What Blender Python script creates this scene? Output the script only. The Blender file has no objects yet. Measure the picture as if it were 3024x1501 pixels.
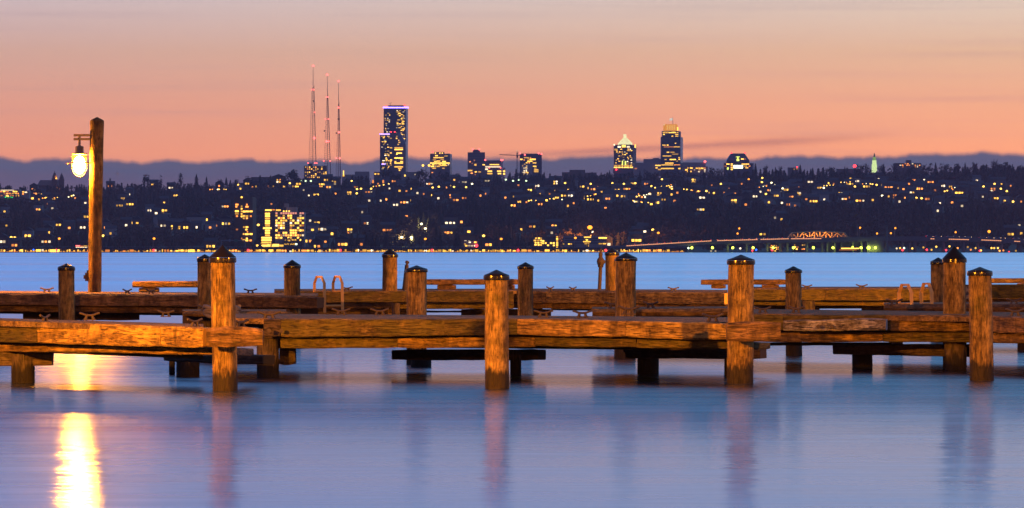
import bpy, math, random
import numpy as np
from mathutils import Vector, Matrix
random.seed(7); RNG = np.random.default_rng(7)
sc = bpy.context.scene
COL = sc.collection
PI = math.pi

# ------------------------------------------------------------------ camera
F = 13600.0      # focal length in photo pixels (photo is 3024 wide)
CX, HY = 1512.0, 736.3
CAMH = 2.15
K = 3024.0 / 2576.0
def S(x, y, d):                      # photo pixel + distance -> world point
    return Vector(((x - CX) * d / F, d, CAMH + (HY - y) * d / F))
def D(x, y, d):                      # same, measured on the 2576 px wide copy
    return S(x * K, y * K, d)
cam = bpy.data.cameras.new('camera'); cam.sensor_width = 36; cam.sensor_fit = 'HORIZONTAL'
cam.lens = 36 * F / 3024; cam.shift_y = -(1501 / 2 - HY) / 3024
cam.clip_start = 1; cam.clip_end = 60000
co = bpy.data.objects.new('camera', cam); COL.objects.link(co)
co.location = (0, 0, CAMH); co.rotation_euler = (PI / 2, 0, 0); sc.camera = co

# ------------------------------------------------------------------ object helpers
WL = {}                              # world location of every object that parents others
def tag(o, label=None, cat=None, group=None, kind=None):
    if label: o['label'] = label
    if cat: o['category'] = cat
    if group: o['group'] = group
    if kind: o['kind'] = kind
    return o
def thing(name, loc, label=None, cat=None, group=None):
    o = bpy.data.objects.new(name, None); COL.objects.link(o)
    o.empty_display_size = 0.2; o.location = loc; WL[o.name] = Vector(loc)
    return tag(o, label, cat, group)
class MB:
    def __init__(s): s.v = []; s.f = []; s.sm = []; s.fuv = {}
    def add(s, vs, fs, smooth=False):
        b = len(s.v); s.v += [tuple(p) for p in vs]
        s.f += [tuple(i + b for i in f) for f in fs]; s.sm += [smooth] * len(fs); return s
    def hexa(s, a):                  # 8 corners: bottom 4 ccw, top 4 ccw
        return s.add(a, [(3, 2, 1, 0), (4, 5, 6, 7), (0, 1, 5, 4), (1, 2, 6, 5), (2, 3, 7, 6), (3, 0, 4, 7)])
    def box(s, c, sz, rz=0):
        x, y, z = [k / 2 for k in sz]; R = Matrix.Rotation(rz, 3, 'Z'); c = Vector(c)
        return s.hexa([c + R @ Vector(p) for p in [(-x, -y, -z), (x, -y, -z), (x, y, -z), (-x, y, -z), (-x, -y, z), (x, -y, z), (x, y, z), (-x, y, z)]])
    def b2(s, a, b):                 # axis aligned box from corner to corner
        a = Vector(a); b = Vector(b); return s.box((a + b) / 2, [abs(b[i] - a[i]) for i in range(3)])
    def prism(s, poly, z0, z1, poly2=None):
        n = len(poly); q = poly2 or poly
        vs = [(p[0], p[1], z0) for p in poly] + [(p[0], p[1], z1) for p in q]
        return s.add(vs, [tuple(range(n - 1, -1, -1)), tuple(range(n, 2 * n))] + [(i, (i + 1) % n, n + (i + 1) % n, n + i) for i in range(n)])
    def tube(s, pts, r, n=6, r2=None, sm=True):
        pts = [Vector(p) for p in pts]; m = len(pts); vs = []
        for i, p in enumerate(pts):
            t = (pts[min(i + 1, m - 1)] - pts[max(i - 1, 0)]).normalized()
            u = t.cross(Vector((0, 0, 1)) if abs(t.z) < .9 else Vector((1, 0, 0))).normalized(); w = t.cross(u)
            rr = r if r2 is None else r + (r2 - r) * i / (m - 1)
            for k in range(n):
                a = 2 * PI * k / n; vs.append(p + u * math.cos(a) * rr + w * math.sin(a) * rr)
        fs = [(i * n + k, i * n + (k + 1) % n, (i + 1) * n + (k + 1) % n, (i + 1) * n + k) for i in range(m - 1) for k in range(n)]
        s.add(vs, fs, sm)
        return s.add(vs[:n] + vs[-n:], [tuple(range(n - 1, -1, -1)), tuple(range(n, 2 * n))])
    def lathe(s, prof, c, n=20, sm=True, cap=True, sq=1.0):
        c = Vector(c); vs = []
        for r, z in prof:
            for k in range(n):
                a = 2 * PI * k / n; vs.append(c + Vector((math.cos(a) * r, math.sin(a) * r * sq, z)))
        m = len(prof)
        fs = [(i * n + k, i * n + (k + 1) % n, (i + 1) * n + (k + 1) % n, (i + 1) * n + k) for i in range(m - 1) for k in range(n)]
        s.add(vs, fs, sm)
        if cap: s.add(vs[:n] + vs[-n:], [tuple(range(n - 1, -1, -1)), tuple(range(n, 2 * n))])
        return s
    def ball(s, c, r, n=8, rz=None):
        rz = rz or r
        return s.lathe([(max(r * math.sin(PI * i / n), .001), -rz * math.cos(PI * i / n)) for i in range(n + 1)], c, n + 2, cap=False)
    def build(s, name, mat, parent=None, base=None):
        me = bpy.data.meshes.new(name)
        off = Vector((0, 0, 0))
        if parent is not None: off = WL[parent.name]
        elif base is not None: off = Vector(base)
        me.from_pydata([tuple(Vector(p) - off) for p in s.v], [], s.f)
        me.polygons.foreach_set('use_smooth', s.sm); me.update()
        if s.fuv:
            uv = me.uv_layers.new(name='grain'); li = 0
            for fi, f in enumerate(s.f):
                for k in range(len(f)): uv.data[li].uv = s.fuv[fi][k] if fi in s.fuv else (0, 0); li += 1
        if mat: me.materials.append(mat)
        o = bpy.data.objects.new(name, me); COL.objects.link(o)
        if parent is not None: o.parent = parent
        else: o.location = off
        WL[o.name] = off.copy(); return o

# ------------------------------------------------------------------ materials
def newmat(name):
    m = bpy.data.materials.new(name); m.use_nodes = True; nt = m.node_tree; nt.nodes.clear(); return m, nt
class N:                              # tiny node builder
    def __init__(s, nt): s.nt = nt
    def __call__(s, typ, ins=None, **props):
        n = s.nt.nodes.new(typ)
        for k, v in props.items(): setattr(n, k, v)
        for k, v in (ins or {}).items():
            if hasattr(v, 'is_output'): s.nt.links.new(v, n.inputs[k])
            elif isinstance(v, bpy.types.Node): s.nt.links.new(v.outputs[0], n.inputs[k])
            else: n.inputs[k].default_value = v
        return n
    def math(s, op, a, b=0.0, c=None, clamp=False):
        d = {0: a, 1: b}
        if c is not None: d[2] = c
        return s('ShaderNodeMath', d, operation=op, use_clamp=clamp).outputs[0]
    def ramp(s, fac, stops, interp='LINEAR'):
        n = s('ShaderNodeValToRGB', {0: fac}); r = n.color_ramp; r.interpolation = interp
        while len(r.elements) > 1: r.elements.remove(r.elements[-1])
        for i, (p, c) in enumerate(stops):
            e = r.elements[0] if i == 0 else r.elements.new(p)
            e.position = p; e.color = tuple(c) + (1,) if len(c) == 3 else c
        return n.outputs[0]
    def mix(s, f, a, b, typ='MIX'):
        n = s.nt.nodes.new('ShaderNodeMix'); n.data_type = 'RGBA'; n.blend_type = typ
        for k, v in ((0, f), (6, a), (7, b)):
            if hasattr(v, 'is_output'): s.nt.links.new(v, n.inputs[k])
            else: n.inputs[k].default_value = v if k == 0 else tuple(v) + (1,) if len(v) == 3 else v
        return n.outputs[2]
def plain(name, col, rough=.7, metal=0, var=.25, scale=3.0):
    m, nt = newmat(name); n = N(nt)
    tc = n('ShaderNodeTexCoord'); nz = n('ShaderNodeTexNoise', {'Vector': tc.outputs['Object'], 'Scale': scale, 'Detail': 4.0})
    c = n.mix(nz.outputs[0], [k * (1 - var) for k in col], [min(1, k * (1 + var)) for k in col])
    p = n('ShaderNodeBsdfPrincipled', {'Base Color': c, 'Roughness': rough, 'Metallic': metal})
    n('ShaderNodeOutputMaterial', {0: p}); return m
def emit(name, col, st, sample=False, var=0.0):
    m, nt = newmat(name); n = N(nt)
    e = n('ShaderNodeEmission', {0: tuple(col) + (1,), 1: st})
    if var:
        oi = n('ShaderNodeObjectInfo')
        k = n.math('MULTIPLY', n.math('POWER', oi.outputs['Random'], 1.5), st * (1 + var)); k = n.math('ADD', k, st * .28)
        nt.links.new(k, e.inputs[1])
    n('ShaderNodeOutputMaterial', {0: e})
    m.cycles.emission_sampling = 'FRONT_BACK' if sample else 'NONE'; return m
def wood(name, axis, light=(.38, .21, .055), dark=(.10, .052, .014), moss=.35, wet=False, crack=.5, val=1.0, uvm=None):
    uvm = axis == 'X' if uvm is None else uvm
    m, nt = newmat(name); n = N(nt)
    tc = n('ShaderNodeTexCoord'); oi = n('ShaderNodeObjectInfo')
    off = n('ShaderNodeCombineXYZ', {0: n.math('MULTIPLY', oi.outputs['Random'], 37.0), 1: n.math('MULTIPLY', oi.outputs['Random'], 91.0), 2: n.math('MULTIPLY', oi.outputs['Random'], 13.0)})
    co_ = n('ShaderNodeVectorMath', {0: tc.outputs['UV' if uvm else 'Object'], 1: off.outputs[0]}, operation='ADD').outputs[0]
    def st(a, b):                     # stretch along the grain
        sc_ = (a, b, b) if axis == 'X' else (b, b, a)
        return n('ShaderNodeVectorMath', {0: co_, 1: sc_}, operation='MULTIPLY').outputs[0]
    g1 = n('ShaderNodeTexNoise', {'Vector': st(2.6, 24), 'Scale': 1.0, 'Detail': 6.0, 'Roughness': .68, 'Distortion': .9}).outputs[0]
    g2 = n('ShaderNodeTexNoise', {'Vector': st(1.3, 4.0), 'Scale': 1.0, 'Detail': 5.0, 'Roughness': .65}).outputs[0]
    ck = n('ShaderNodeTexNoise', {'Vector': st(2.8, 30), 'Scale': 1.0, 'Detail': 4.0, 'Roughness': .62, 'Distortion': 2.0}).outputs[0]
    pt = n('ShaderNodeTexNoise', {'Vector': co_, 'Scale': 2.3, 'Detail': 6.0, 'Roughness': .66}).outputs[0]
    mot = n('ShaderNodeTexNoise', {'Vector': co_, 'Scale': 8.0, 'Detail': 7.0, 'Roughness': .72}).outputs[0]
    vst = n('ShaderNodeTexNoise', {'Vector': n('ShaderNodeVectorMath', {0: co_, 1: (3.6, .9, 3.6) if uvm else (4.5, 4.5, .8)}, operation='MULTIPLY').outputs[0], 'Scale': 1.0, 'Detail': 6.0, 'Roughness': .65, 'Distortion': .5}).outputs[0]
    t = n.math('ADD', n.math('ADD', n.math('MULTIPLY', g1, .34), n.math('MULTIPLY', g2, .40)), n.math('MULTIPLY', mot, .34))
    col = n.ramp(t, [(.455, dark), (.53, [(a + b) * .5 for a, b in zip(light, dark)]), (.60, light), (.70, [min(1, k * 1.25) for k in light])])
    # drip stains and moss, shapes of their own
    col = n.mix(n.math('MULTIPLY', n.ramp(vst, [(.46, (0, 0, 0)), (.70, (1, 1, 1))]), .80), col, (.035, .018, .006))
    mm = n.ramp(pt, [(.62 - moss * .35, (0, 0, 0)), (.80 - moss * .35, (1, 1, 1))])
    col = n.mix(n.math('MULTIPLY', mm, .72), col, (.085, .066, .008))
    cr = n.ramp(ck, [(.39, (1, 1, 1)), (.46, (0, 0, 0))])
    col = n.mix(n.math('MULTIPLY', cr, crack), col, (.018, .012, .008))
    vk = n('ShaderNodeVectorMath', {0: co_, 1: (1.3, 5.5, 5.5) if axis == 'X' else (5.5, 5.5, 1.3)}, operation='MULTIPLY').outputs[0]
    kn = n('ShaderNodeTexVoronoi', {'Vector': vk, 'Scale': 1.0, 'Randomness': 1.0}).outputs[0]
    col = n.mix(n.math('MULTIPLY', n.ramp(kn, [(.10, (1, 1, 1)), (.20, (0, 0, 0))]), .75), col, (.03, .016, .007))
    rv = n.math('ADD', n.math('MULTIPLY', oi.outputs['Random'], .45), .75 * val)
    col = n.mix(1.0, col, n('ShaderNodeCombineColor', {0: rv, 1: rv, 2: rv}).outputs[0], 'MULTIPLY')
    if wet:
        pz = n('ShaderNodeSeparateXYZ', {0: n('ShaderNodeNewGeometry').outputs['Position']}).outputs[2]
        wn = n('ShaderNodeTexNoise', {'Vector': st(1.0, 14), 'Scale': 1.0, 'Detail': 3.0}).outputs[0]
        w = n.math('SUBTRACT', pz, n.math('MULTIPLY', wn, .5))
        wf = n.ramp(n.math('ADD', w, .5), [(.50, (1, 1, 1)), (.58, (0, 0, 0))])
        col = n.mix(n.math('MULTIPLY', wf, .93), col, (.014, .010, .007))
    h = n.math('SUBTRACT', n.math('MULTIPLY', g1, .6), n.math('MULTIPLY', cr, .5))
    bp = n('ShaderNodeBump', {'Height': h, 'Strength': .9, 'Distance': .03})
    p = n('ShaderNodeBsdfPrincipled', {'Base Color': col, 'Roughness': .82, 'Normal': bp})
    p.inputs['Specular IOR Level'].default_value = .25
    n('ShaderNodeOutputMaterial', {0: p}); return m
M = {}
M['beam'] = wood('weathered_timber', 'X', moss=.25)
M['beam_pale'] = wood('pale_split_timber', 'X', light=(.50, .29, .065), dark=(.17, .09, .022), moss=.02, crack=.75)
M['beam_moss'] = wood('mossy_timber', 'X', light=(.24, .15, .04), dark=(.05, .03, .009), moss=.72)
M['beam_dark'] = wood('tarred_timber', 'X', light=(.12, .075, .05), dark=(.035, .022, .016), moss=.15)
M['beam_brown'] = wood('brown_timber', 'X', light=(.28, .15, .06), dark=(.075, .04, .018), moss=.18)
M['deck'] = wood('deck_boards', 'X', light=(.36, .21, .085), dark=(.11, .06, .03), moss=.15, uvm=False)
M['pile'] = wood('weathered_pile', 'Z', light=(.40, .23, .065), dark=(.095, .05, .014), moss=.30, wet=True, crack=.55)
M['pile_dark'] = wood('tarred_pile', 'Z', light=(.13, .085, .055), dark=(.04, .028, .02), moss=.2, wet=True)
M['post'] = wood('lamp_post_timber', 'Z', light=(.36, .20, .06), dark=(.10, .055, .018), moss=.2, crack=.45)
M['cap'] = plain('black_cap_metal', (.007, .005, .005), .42, 0, .3, 6)
M['cap'].node_tree.nodes['Principled BSDF'].inputs['Specular IOR Level'].default_value = .12
M['band'] = plain('black_cap_band', (.03, .024, .02), .2, .6, .3, 9)
M['iron'] = plain('rusty_iron', (.07, .042, .026), .75, .1, .35, 12)
M['bronze'] = plain('lamp_housing_metal', (.22, .15, .09), .45, .5, .15, 8)
M['ladder'] = plain('ladder_plastic', (.80, .40, .09), .5, 0, .12, 6)
M['rope'] = plain('frayed_rope', (.20, .15, .11), .95, 0, .4, 40)

# water: calm skin (sharp lobe) plus the averaged wavelets of a long exposure (wide lobe)
def water_mat():
    m, nt = newmat('lake_water'); n = N(nt)
    g = n('ShaderNodeNewGeometry'); pos = g.outputs['Position']
    sp = n('ShaderNodeSeparateXYZ', {0: pos})
    far = n('ShaderNodeMapRange', {0: sp.outputs[1], 1: 100.0, 2: 260.0}).outputs[0]
    bands = n('ShaderNodeTexNoise', {'Vector': n('ShaderNodeVectorMath', {0: pos, 1: (.0025, .013, 0)}, operation='MULTIPLY').outputs[0], 'Scale': 1.0, 'Detail': 3.0, 'Roughness': .6}).outputs[0]
    fine = n('ShaderNodeTexNoise', {'Vector': n('ShaderNodeVectorMath', {0: pos, 1: (.14, .55, 0)}, operation='MULTIPLY').outputs[0], 'Scale': 1.0, 'Detail': 5.0, 'Roughness': .65}).outputs[0]
    f1 = n.math('ADD', n.math('MULTIPLY', n.math('SUBTRACT', fine, .5), .5), .24)
    f2 = n.math('ADD', n.math('MULTIPLY', n.math('SUBTRACT', bands, .5), 1.1), .82)
    fac = n('ShaderNodeMix', {0: far, 2: f1, 3: f2}).outputs[0]
    rip = n('ShaderNodeTexNoise', {'Vector': n('ShaderNodeVectorMath', {0: pos, 1: (.55, 4.0, 0)}, operation='MULTIPLY').outputs[0], 'Scale': 1.0, 'Detail': 3.0, 'Roughness': .6}).outputs[0]
    rx = n.math('MULTIPLY', n.math('SUBTRACT', rip, .5), .21)
    bp = n('ShaderNodeVectorMath', {0: n('ShaderNodeCombineXYZ', {0: rx, 1: 0.0, 2: 1.0}).outputs[0]}, operation='NORMALIZE')
    tg = n('ShaderNodeCombineXYZ', {0: 0.0, 1: 1.0, 2: 0.0})
    ac = n('ShaderNodeBsdfAnisotropic', {'Color': (.82, .90, 1, 1), 'Roughness': .13, 'Anisotropy': .36, 'Normal': bp, 'Tangent': tg.outputs[0]}, distribution='BECKMANN')
    b = n('ShaderNodeBsdfAnisotropic', {'Color': (.92, .95, 1, 1), 'Roughness': .42}, distribution='BECKMANN')
    tx = n('ShaderNodeCombineXYZ', {0: 1.0, 1: 0.0, 2: 0.0})
    md = n('ShaderNodeBsdfAnisotropic', {'Color': (.80, .90, 1, 1), 'Roughness': .24, 'Anisotropy': .62, 'Normal': bp, 'Tangent': tx.outputs[0]}, distribution='BECKMANN')
    ac = n('ShaderNodeMixShader', {0: .20, 1: ac, 2: md})
    mx = n('ShaderNodeMixShader', {0: fac, 1: ac, 2: b})
    deep = n('ShaderNodeBsdfDiffuse', {'Color': (.012, .035, .075, 1)})
    fr = n('ShaderNodeFresnel', {'IOR': 1.33})
    o = n('ShaderNodeMixShader', {0: fr.outputs[0], 1: deep, 2: mx})
    n('ShaderNodeOutputMaterial', {0: o}); return m

# ------------------------------------------------------------------ sky
w = bpy.data.worlds.new('World'); sc.world = w; w.use_nodes = True
nt = w.node_tree; nt.nodes.clear(); n = N(nt)
tc = n('ShaderNodeTexCoord'); sp = n('ShaderNodeSeparateXYZ', {0: tc.outputs['Generated']})
X, Y, Z = sp.outputs
az = n.math('ARCTAN2', X, Y)
zz = n.math('MAXIMUM', Z, 0.0)
t = n.math('POWER', zz, .5)
west = n.ramp(t, [(0, (.80, .28, .17)), (.11, (.95, .335, .175)), (.145, (.97, .35, .195)), (.18, (.87, .385, .25)), (.207, (.76, .44, .325)),
                  (.232, (.72, .55, .53)), (.249, (.39, .41, .74)), (.285, (.28, .37, .82)), (.31, (.22, .37, .86)), (.40, (.17, .37, .86)), (.55, (.11, .33, .80)), (1, (.06, .14, .40))])
east = n.ramp(t, [(0, (.06, .06, .12)), (.2, (.07, .07, .15)), (.36, (.08, .10, .22)), (.55, (.09, .14, .34)), (1, (.06, .13, .38))])
dot = n.math('ADD', n.math('MULTIPLY', X, .5), n.math('MULTIPLY', Y, .86))
wf = n('ShaderNodeMapRange', {0: dot, 1: -.35, 2: .75}, interpolation_type='SMOOTHSTEP').outputs[0]
lr = n('ShaderNodeMapRange', {0: az, 1: -.12, 2: .12}).outputs[0]
gain = n.mix(lr, (1.22, 1.22, 1.21), (1.55, 1.57, 1.22))
sky = n.mix(wf, east, n.mix(1.0, west, gain, 'MULTIPLY'))
def az_noise(k, kz, det=3.0, seed=0.0):
    v = n('ShaderNodeCombineXYZ', {0: n.math('MULTIPLY', az, k), 1: n.math('MULTIPLY', Z, kz), 2: seed})
    return n('ShaderNodeTexNoise', {'Vector': v, 'Scale': 1.0, 'Detail': det, 'Roughness': .55}).outputs[0]
# thin high streaks
st = n.ramp(az_noise(9, 420, 4, 4.2), [(.52, (0, 0, 0)), (.72, (1, 1, 1))])
sky = n.mix(n.math('MULTIPLY', st, .20), sky, (.56, .34, .36))
# rosy streak cloud right of the middle
line = n.math('ADD', n.math('MULTIPLY', az, .052), .0203)
dz = n.math('DIVIDE', n.math('SUBTRACT', Z, line), n.math('ADD', n.math('MULTIPLY', az_noise(30, 200, 3, 9.0), .0015), .0002))
band = n.math('POWER', 2.718, n.math('MULTIPLY', n.math('MULTIPLY', dz, dz), -1.0))
win = n.ramp(n('ShaderNodeMapRange', {0: az, 1: -.03, 2: .13}).outputs[0], [(.08, (0, 0, 0)), (.3, (1, 1, 1)), (.55, (1, 1, 1)), (.72, (0, 0, 0))])
sky = n.mix(n.math('MULTIPLY', n.math('MULTIPLY', band, win), .50), sky, (.46, .17, .17))
# blue cloud bank over the far hills
top = n.math('ADD', n.math('ADD', n.math('MULTIPLY', az_noise(34, 0, 2, 2.0), .0050), n.math('MULTIPLY', az_noise(130, 0, 3, 6.0), .0028)), n.math('ADD', n.math('MULTIPLY', n.math('MAXIMUM', n.math('ADD', az, .03), 0.0), .009), .0158))
cb = n('ShaderNodeMapRange', {0: n.math('SUBTRACT', top, Z), 1: -.0004, 2: .0011}, interpolation_type='SMOOTHSTEP').outputs[0]
ccol = n.ramp(n('ShaderNodeMapRange', {0: n.math('SUBTRACT', top, Z), 1: 0.0, 2: .006}).outputs[0], [(0, (.17, .145, .21)), (.35, (.125, .135, .235)), (.7, (.150, .125, .215)), (1, (.17, .13, .22))])
cst = az_noise(20, 900, 4, 1.0)
ccol = n.mix(n.math('MULTIPLY', n.ramp(cst, [(.4, (0, 0, 0)), (.7, (1, 1, 1))]), .35), ccol, (.19, .135, .20))
cm = n.math('MULTIPLY', cb, n('ShaderNodeMapRange', {0: dot, 1: .3, 2: .8}).outputs[0])
sky = n.mix(cm, sky, ccol)
bg = n('ShaderNodeBackground', {0: sky, 1: 1.0}); n('ShaderNodeOutputWorld', {0: bg})

# ------------------------------------------------------------------ water and land
wm = MB(); wm.add([(-4000, -300, 0), (4000, -300, 0), (4000, 3060, 0), (-4000, 3060, 0)], [(0, 1, 2, 3)])
tag(wm.build('lake_water', water_mat()), kind='structure')

RX = np.array([-900, 0, 150, 300, 420, 580, 700, 850, 1000, 1100, 1250, 1400, 1700, 1800, 2000, 2240, 2400, 2560, 2800, 2950, 3024, 3900], float)
RY = 12 + np.array([575, 575, 574, 570, 566, 562, 560, 550, 546, 544, 541, 542, 540, 536, 532, 528, 526, 522, 514, 510, 512, 508], float)
D0, D1 = 3010.0, 4600.0
def ground(px, d):
    zr = CAMH + (HY - np.interp(px, RX, RY)) * D1 / F
    tt = np.clip((d - D0) / (D1 - D0), 0, 1)
    g = np.where(tt < .12, tt * .45, .054 + (tt - .12) * (.946 / .88))
    return np.where(d < D0, np.clip((d - 2985) / 25, -1, 1) * 1.2, 1.2 + (zr - 1.2) * g)
def solve_d(px, py):                 # distance at which the ground shows at that photo pixel
    ds = np.linspace(D0, D1, 320); zs = ground(px, ds); ys = HY - (zs - CAMH) * F / ds
    i = np.argmax(ys < py)
    return float(ds[i]) if ys[i] < py else D1
gx = np.linspace(-900, 3924, 60)
gd = np.concatenate([np.linspace(2975, 3010, 5), np.linspace(3040, 4600, 40), np.array([5200, 6000, 6700, 7300.])])
vs = []
for d in gd:
    for px in gx:
        vs.append(((px - CX) * d / F, d, float(ground(px, np.array(d))) + (random.uniform(-1, 1) if 3100 < d < 4500 else 0)))
nx = len(gx); fs = [(j * nx + i, j * nx + i + 1, (j + 1) * nx + i + 1, (j + 1) * nx + i) for j in range(len(gd) - 1) for i in range(nx - 1)]
tm = MB(); tm.add(vs, fs, True)
M['ground'] = plain('hillside_ground', (.035, .036, .024), .95, 0, .4, .02)
tag(tm.build('far_hillside', M['ground']), kind='structure')

# ------------------------------------------------------------------ label keeping
PENDING = []                         # (object, base label, photo x) made unique at the end
def land(px):
    L = [(90, 'beneath the twin-spired church'), (330, 'beyond the dock lamp'), (520, 'right of the dock lamp'), (700, 'near the dark highrise'), (860, 'by the pale lit highrise'), (1010, 'under the radio masts'),
         (1180, 'under the violet-topped tower'), (1340, 'under the lit-band office block'), (1480, 'under the brown tower'), (1620, 'under the tower crane'), (1760, 'left of the pyramid tower'),
         (1900, 'under the pyramid tower'), (2060, 'under the orange-crowned tower'), (2230, 'under the slope-roofed block'), (2420, 'above the truss bridge'), (2620, 'under the green spire'), (2800, 'right of the green spire'), (3100, 'by the right edge')]
    return min(L, key=lambda a: abs(a[0] - px))[1]
def zone(py): return 'high' if py < 566 else 'upper slope' if py < 612 else 'mid slope' if py < 675 else 'shore'
ORD = ['first', 'second', 'third', 'fourth', 'fifth', 'sixth', 'seventh', 'eighth', 'ninth', 'tenth', 'eleventh', 'twelfth', 'thirteenth', 'fourteenth', 'fifteenth', 'sixteenth', 'seventeenth', 'eighteenth', 'nineteenth', 'twentieth']
def finish_labels():
    g = {}
    for o, l, x in PENDING: g.setdefault(l, []).append((x, o))
    for l, a in g.items():
        a.sort(key=lambda q: q[0])
        for i, (x, o) in enumerate(a):
            o['label'] = l if len(a) == 1 else l + ', ' + (ORD[i] if i < 20 else 'number %d' % (i + 1)) + ' from left'

# ------------------------------------------------------------------ emission colours
EC = {'y': emit('amber_window_light', (1, .50, .06), 2.4, var=.6), 'o': emit('orange_window_light', (1, .30, .05), 1.9, var=.6), 'w': emit('white_window_light', (1, .76, .45), 1.8, var=.6),
      'g': emit('pale_green_light', (.85, 1, .62), 3.5), 'r': emit('red_light', (1, .03, .04), 6.0), 'b': emit('blue_light', (.03, .12, 1), 4.0), 'v': emit('violet_light', (.36, .22, 1), 5.0),
      'k': emit('yellow_green_light', (.8, .9, .12), 2.2), 'e': emit('green_light', (.02, .9, .2), 2.5),
      'Y': emit('bright_amber_light', (1, .54, .08), 3.0), 'R': emit('pink_red_light', (1, .10, .09), 5.5), 'N': emit('pale_pink_window_light', (1, .36, .26), 1.1), 'p': emit('salmon_trail_glow', (1, .40, .18), 1.3)}
LAMP = {'O': emit('orange_street_lamp_light', (1, .30, .02), 3.2), 'Y': emit('amber_street_lamp_light', (1, .54, .08), 4.5),
        'W': emit('white_street_lamp_light', (1, .85, .45), 4.0), 'G': emit('green_white_lamp_light', (.75, 1, .55), 2.5), 'K': emit('yellow_green_flood_light', (.80, 1, .06), 7.0)}
M['pole'] = plain('grey_pole', (.30, .22, .18), .6, .2)
M['house'] = [plain('house_wall_%s' % c, v, .9) for c, v in (('grey', (.14, .125, .125)), ('brown', (.13, .085, .065)), ('white', (.32, .29, .29)), ('dark', (.07, .06, .06)))]
M['roof'] = plain('house_roof', (.045, .042, .048), .9)
WIN = []                             # photo x, y, d, half width of everything that must stay in view

def point(p, col, watts, parent, rad=.5, tilt=-15):
    l = bpy.data.lights.new('lamp_light', 'SPOT'); l.color = col; l.energy = watts; l.shadow_soft_size = rad; l.spot_size = math.radians(150); l.spot_blend = .6
    o = bpy.data.objects.new('lamp_light', l); COL.objects.link(o); o.parent = parent; o.location = Vector(p) - WL[parent.name]; o.rotation_euler = (math.radians(90 + tilt), 0, 0)
# ------------------------------------------------------------------ street lamps
def street_lamp(px, py, kind, d=None, pole=26, r=.8, label=None, watts=0):
    if d is None: d = solve_d(px, min(py + pole, 744))
    z0 = float(ground(px, np.array(d))); p = S(px, py, d)
    if z0 > p.z - 2: z0 = p.z - 3
    b = Vector((p.x - .6, d, z0))
    cn = {'O': 'orange', 'Y': 'amber', 'W': 'white', 'G': 'pale green', 'K': 'yellow-green'}[kind]
    t_ = thing('street_lamp', b, None, 'street lamp', 'street lamps on the far shore')
    MB().tube([b, (b.x, d, p.z + .5)], .16, 6, .1).tube([(b.x, d, p.z + .5), (p.x, d, p.z + .55)], .09, 5).build('pole', M['pole'], t_)
    MB().ball(p, r, 6, r * .8).build('bulb', LAMP[kind], t_)
    MB().lathe([(r * .5, .0), (r * .35, .25), (.1, .35)], p + Vector((0, 0, r * .8)), 8).build('lamp_hood', M['pole'], t_)
    if watts: point((p.x, p.y + r + .6, p.z - .4), {'O': (1, .36, .06), 'W': (1, .88, .34)}.get(kind, (1, .6, .15)), watts, t_)
    WIN.append((px, py, d, r * F / d + 2))
    PENDING.append((t_, label or '%s glowing street lamp %s %s' % (cn, {'high': 'on ridge', 'upper slope': 'on upper slope', 'mid slope': 'on mid slope', 'shore': 'by the shore'}[zone(py)], land(px)), px))

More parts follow.
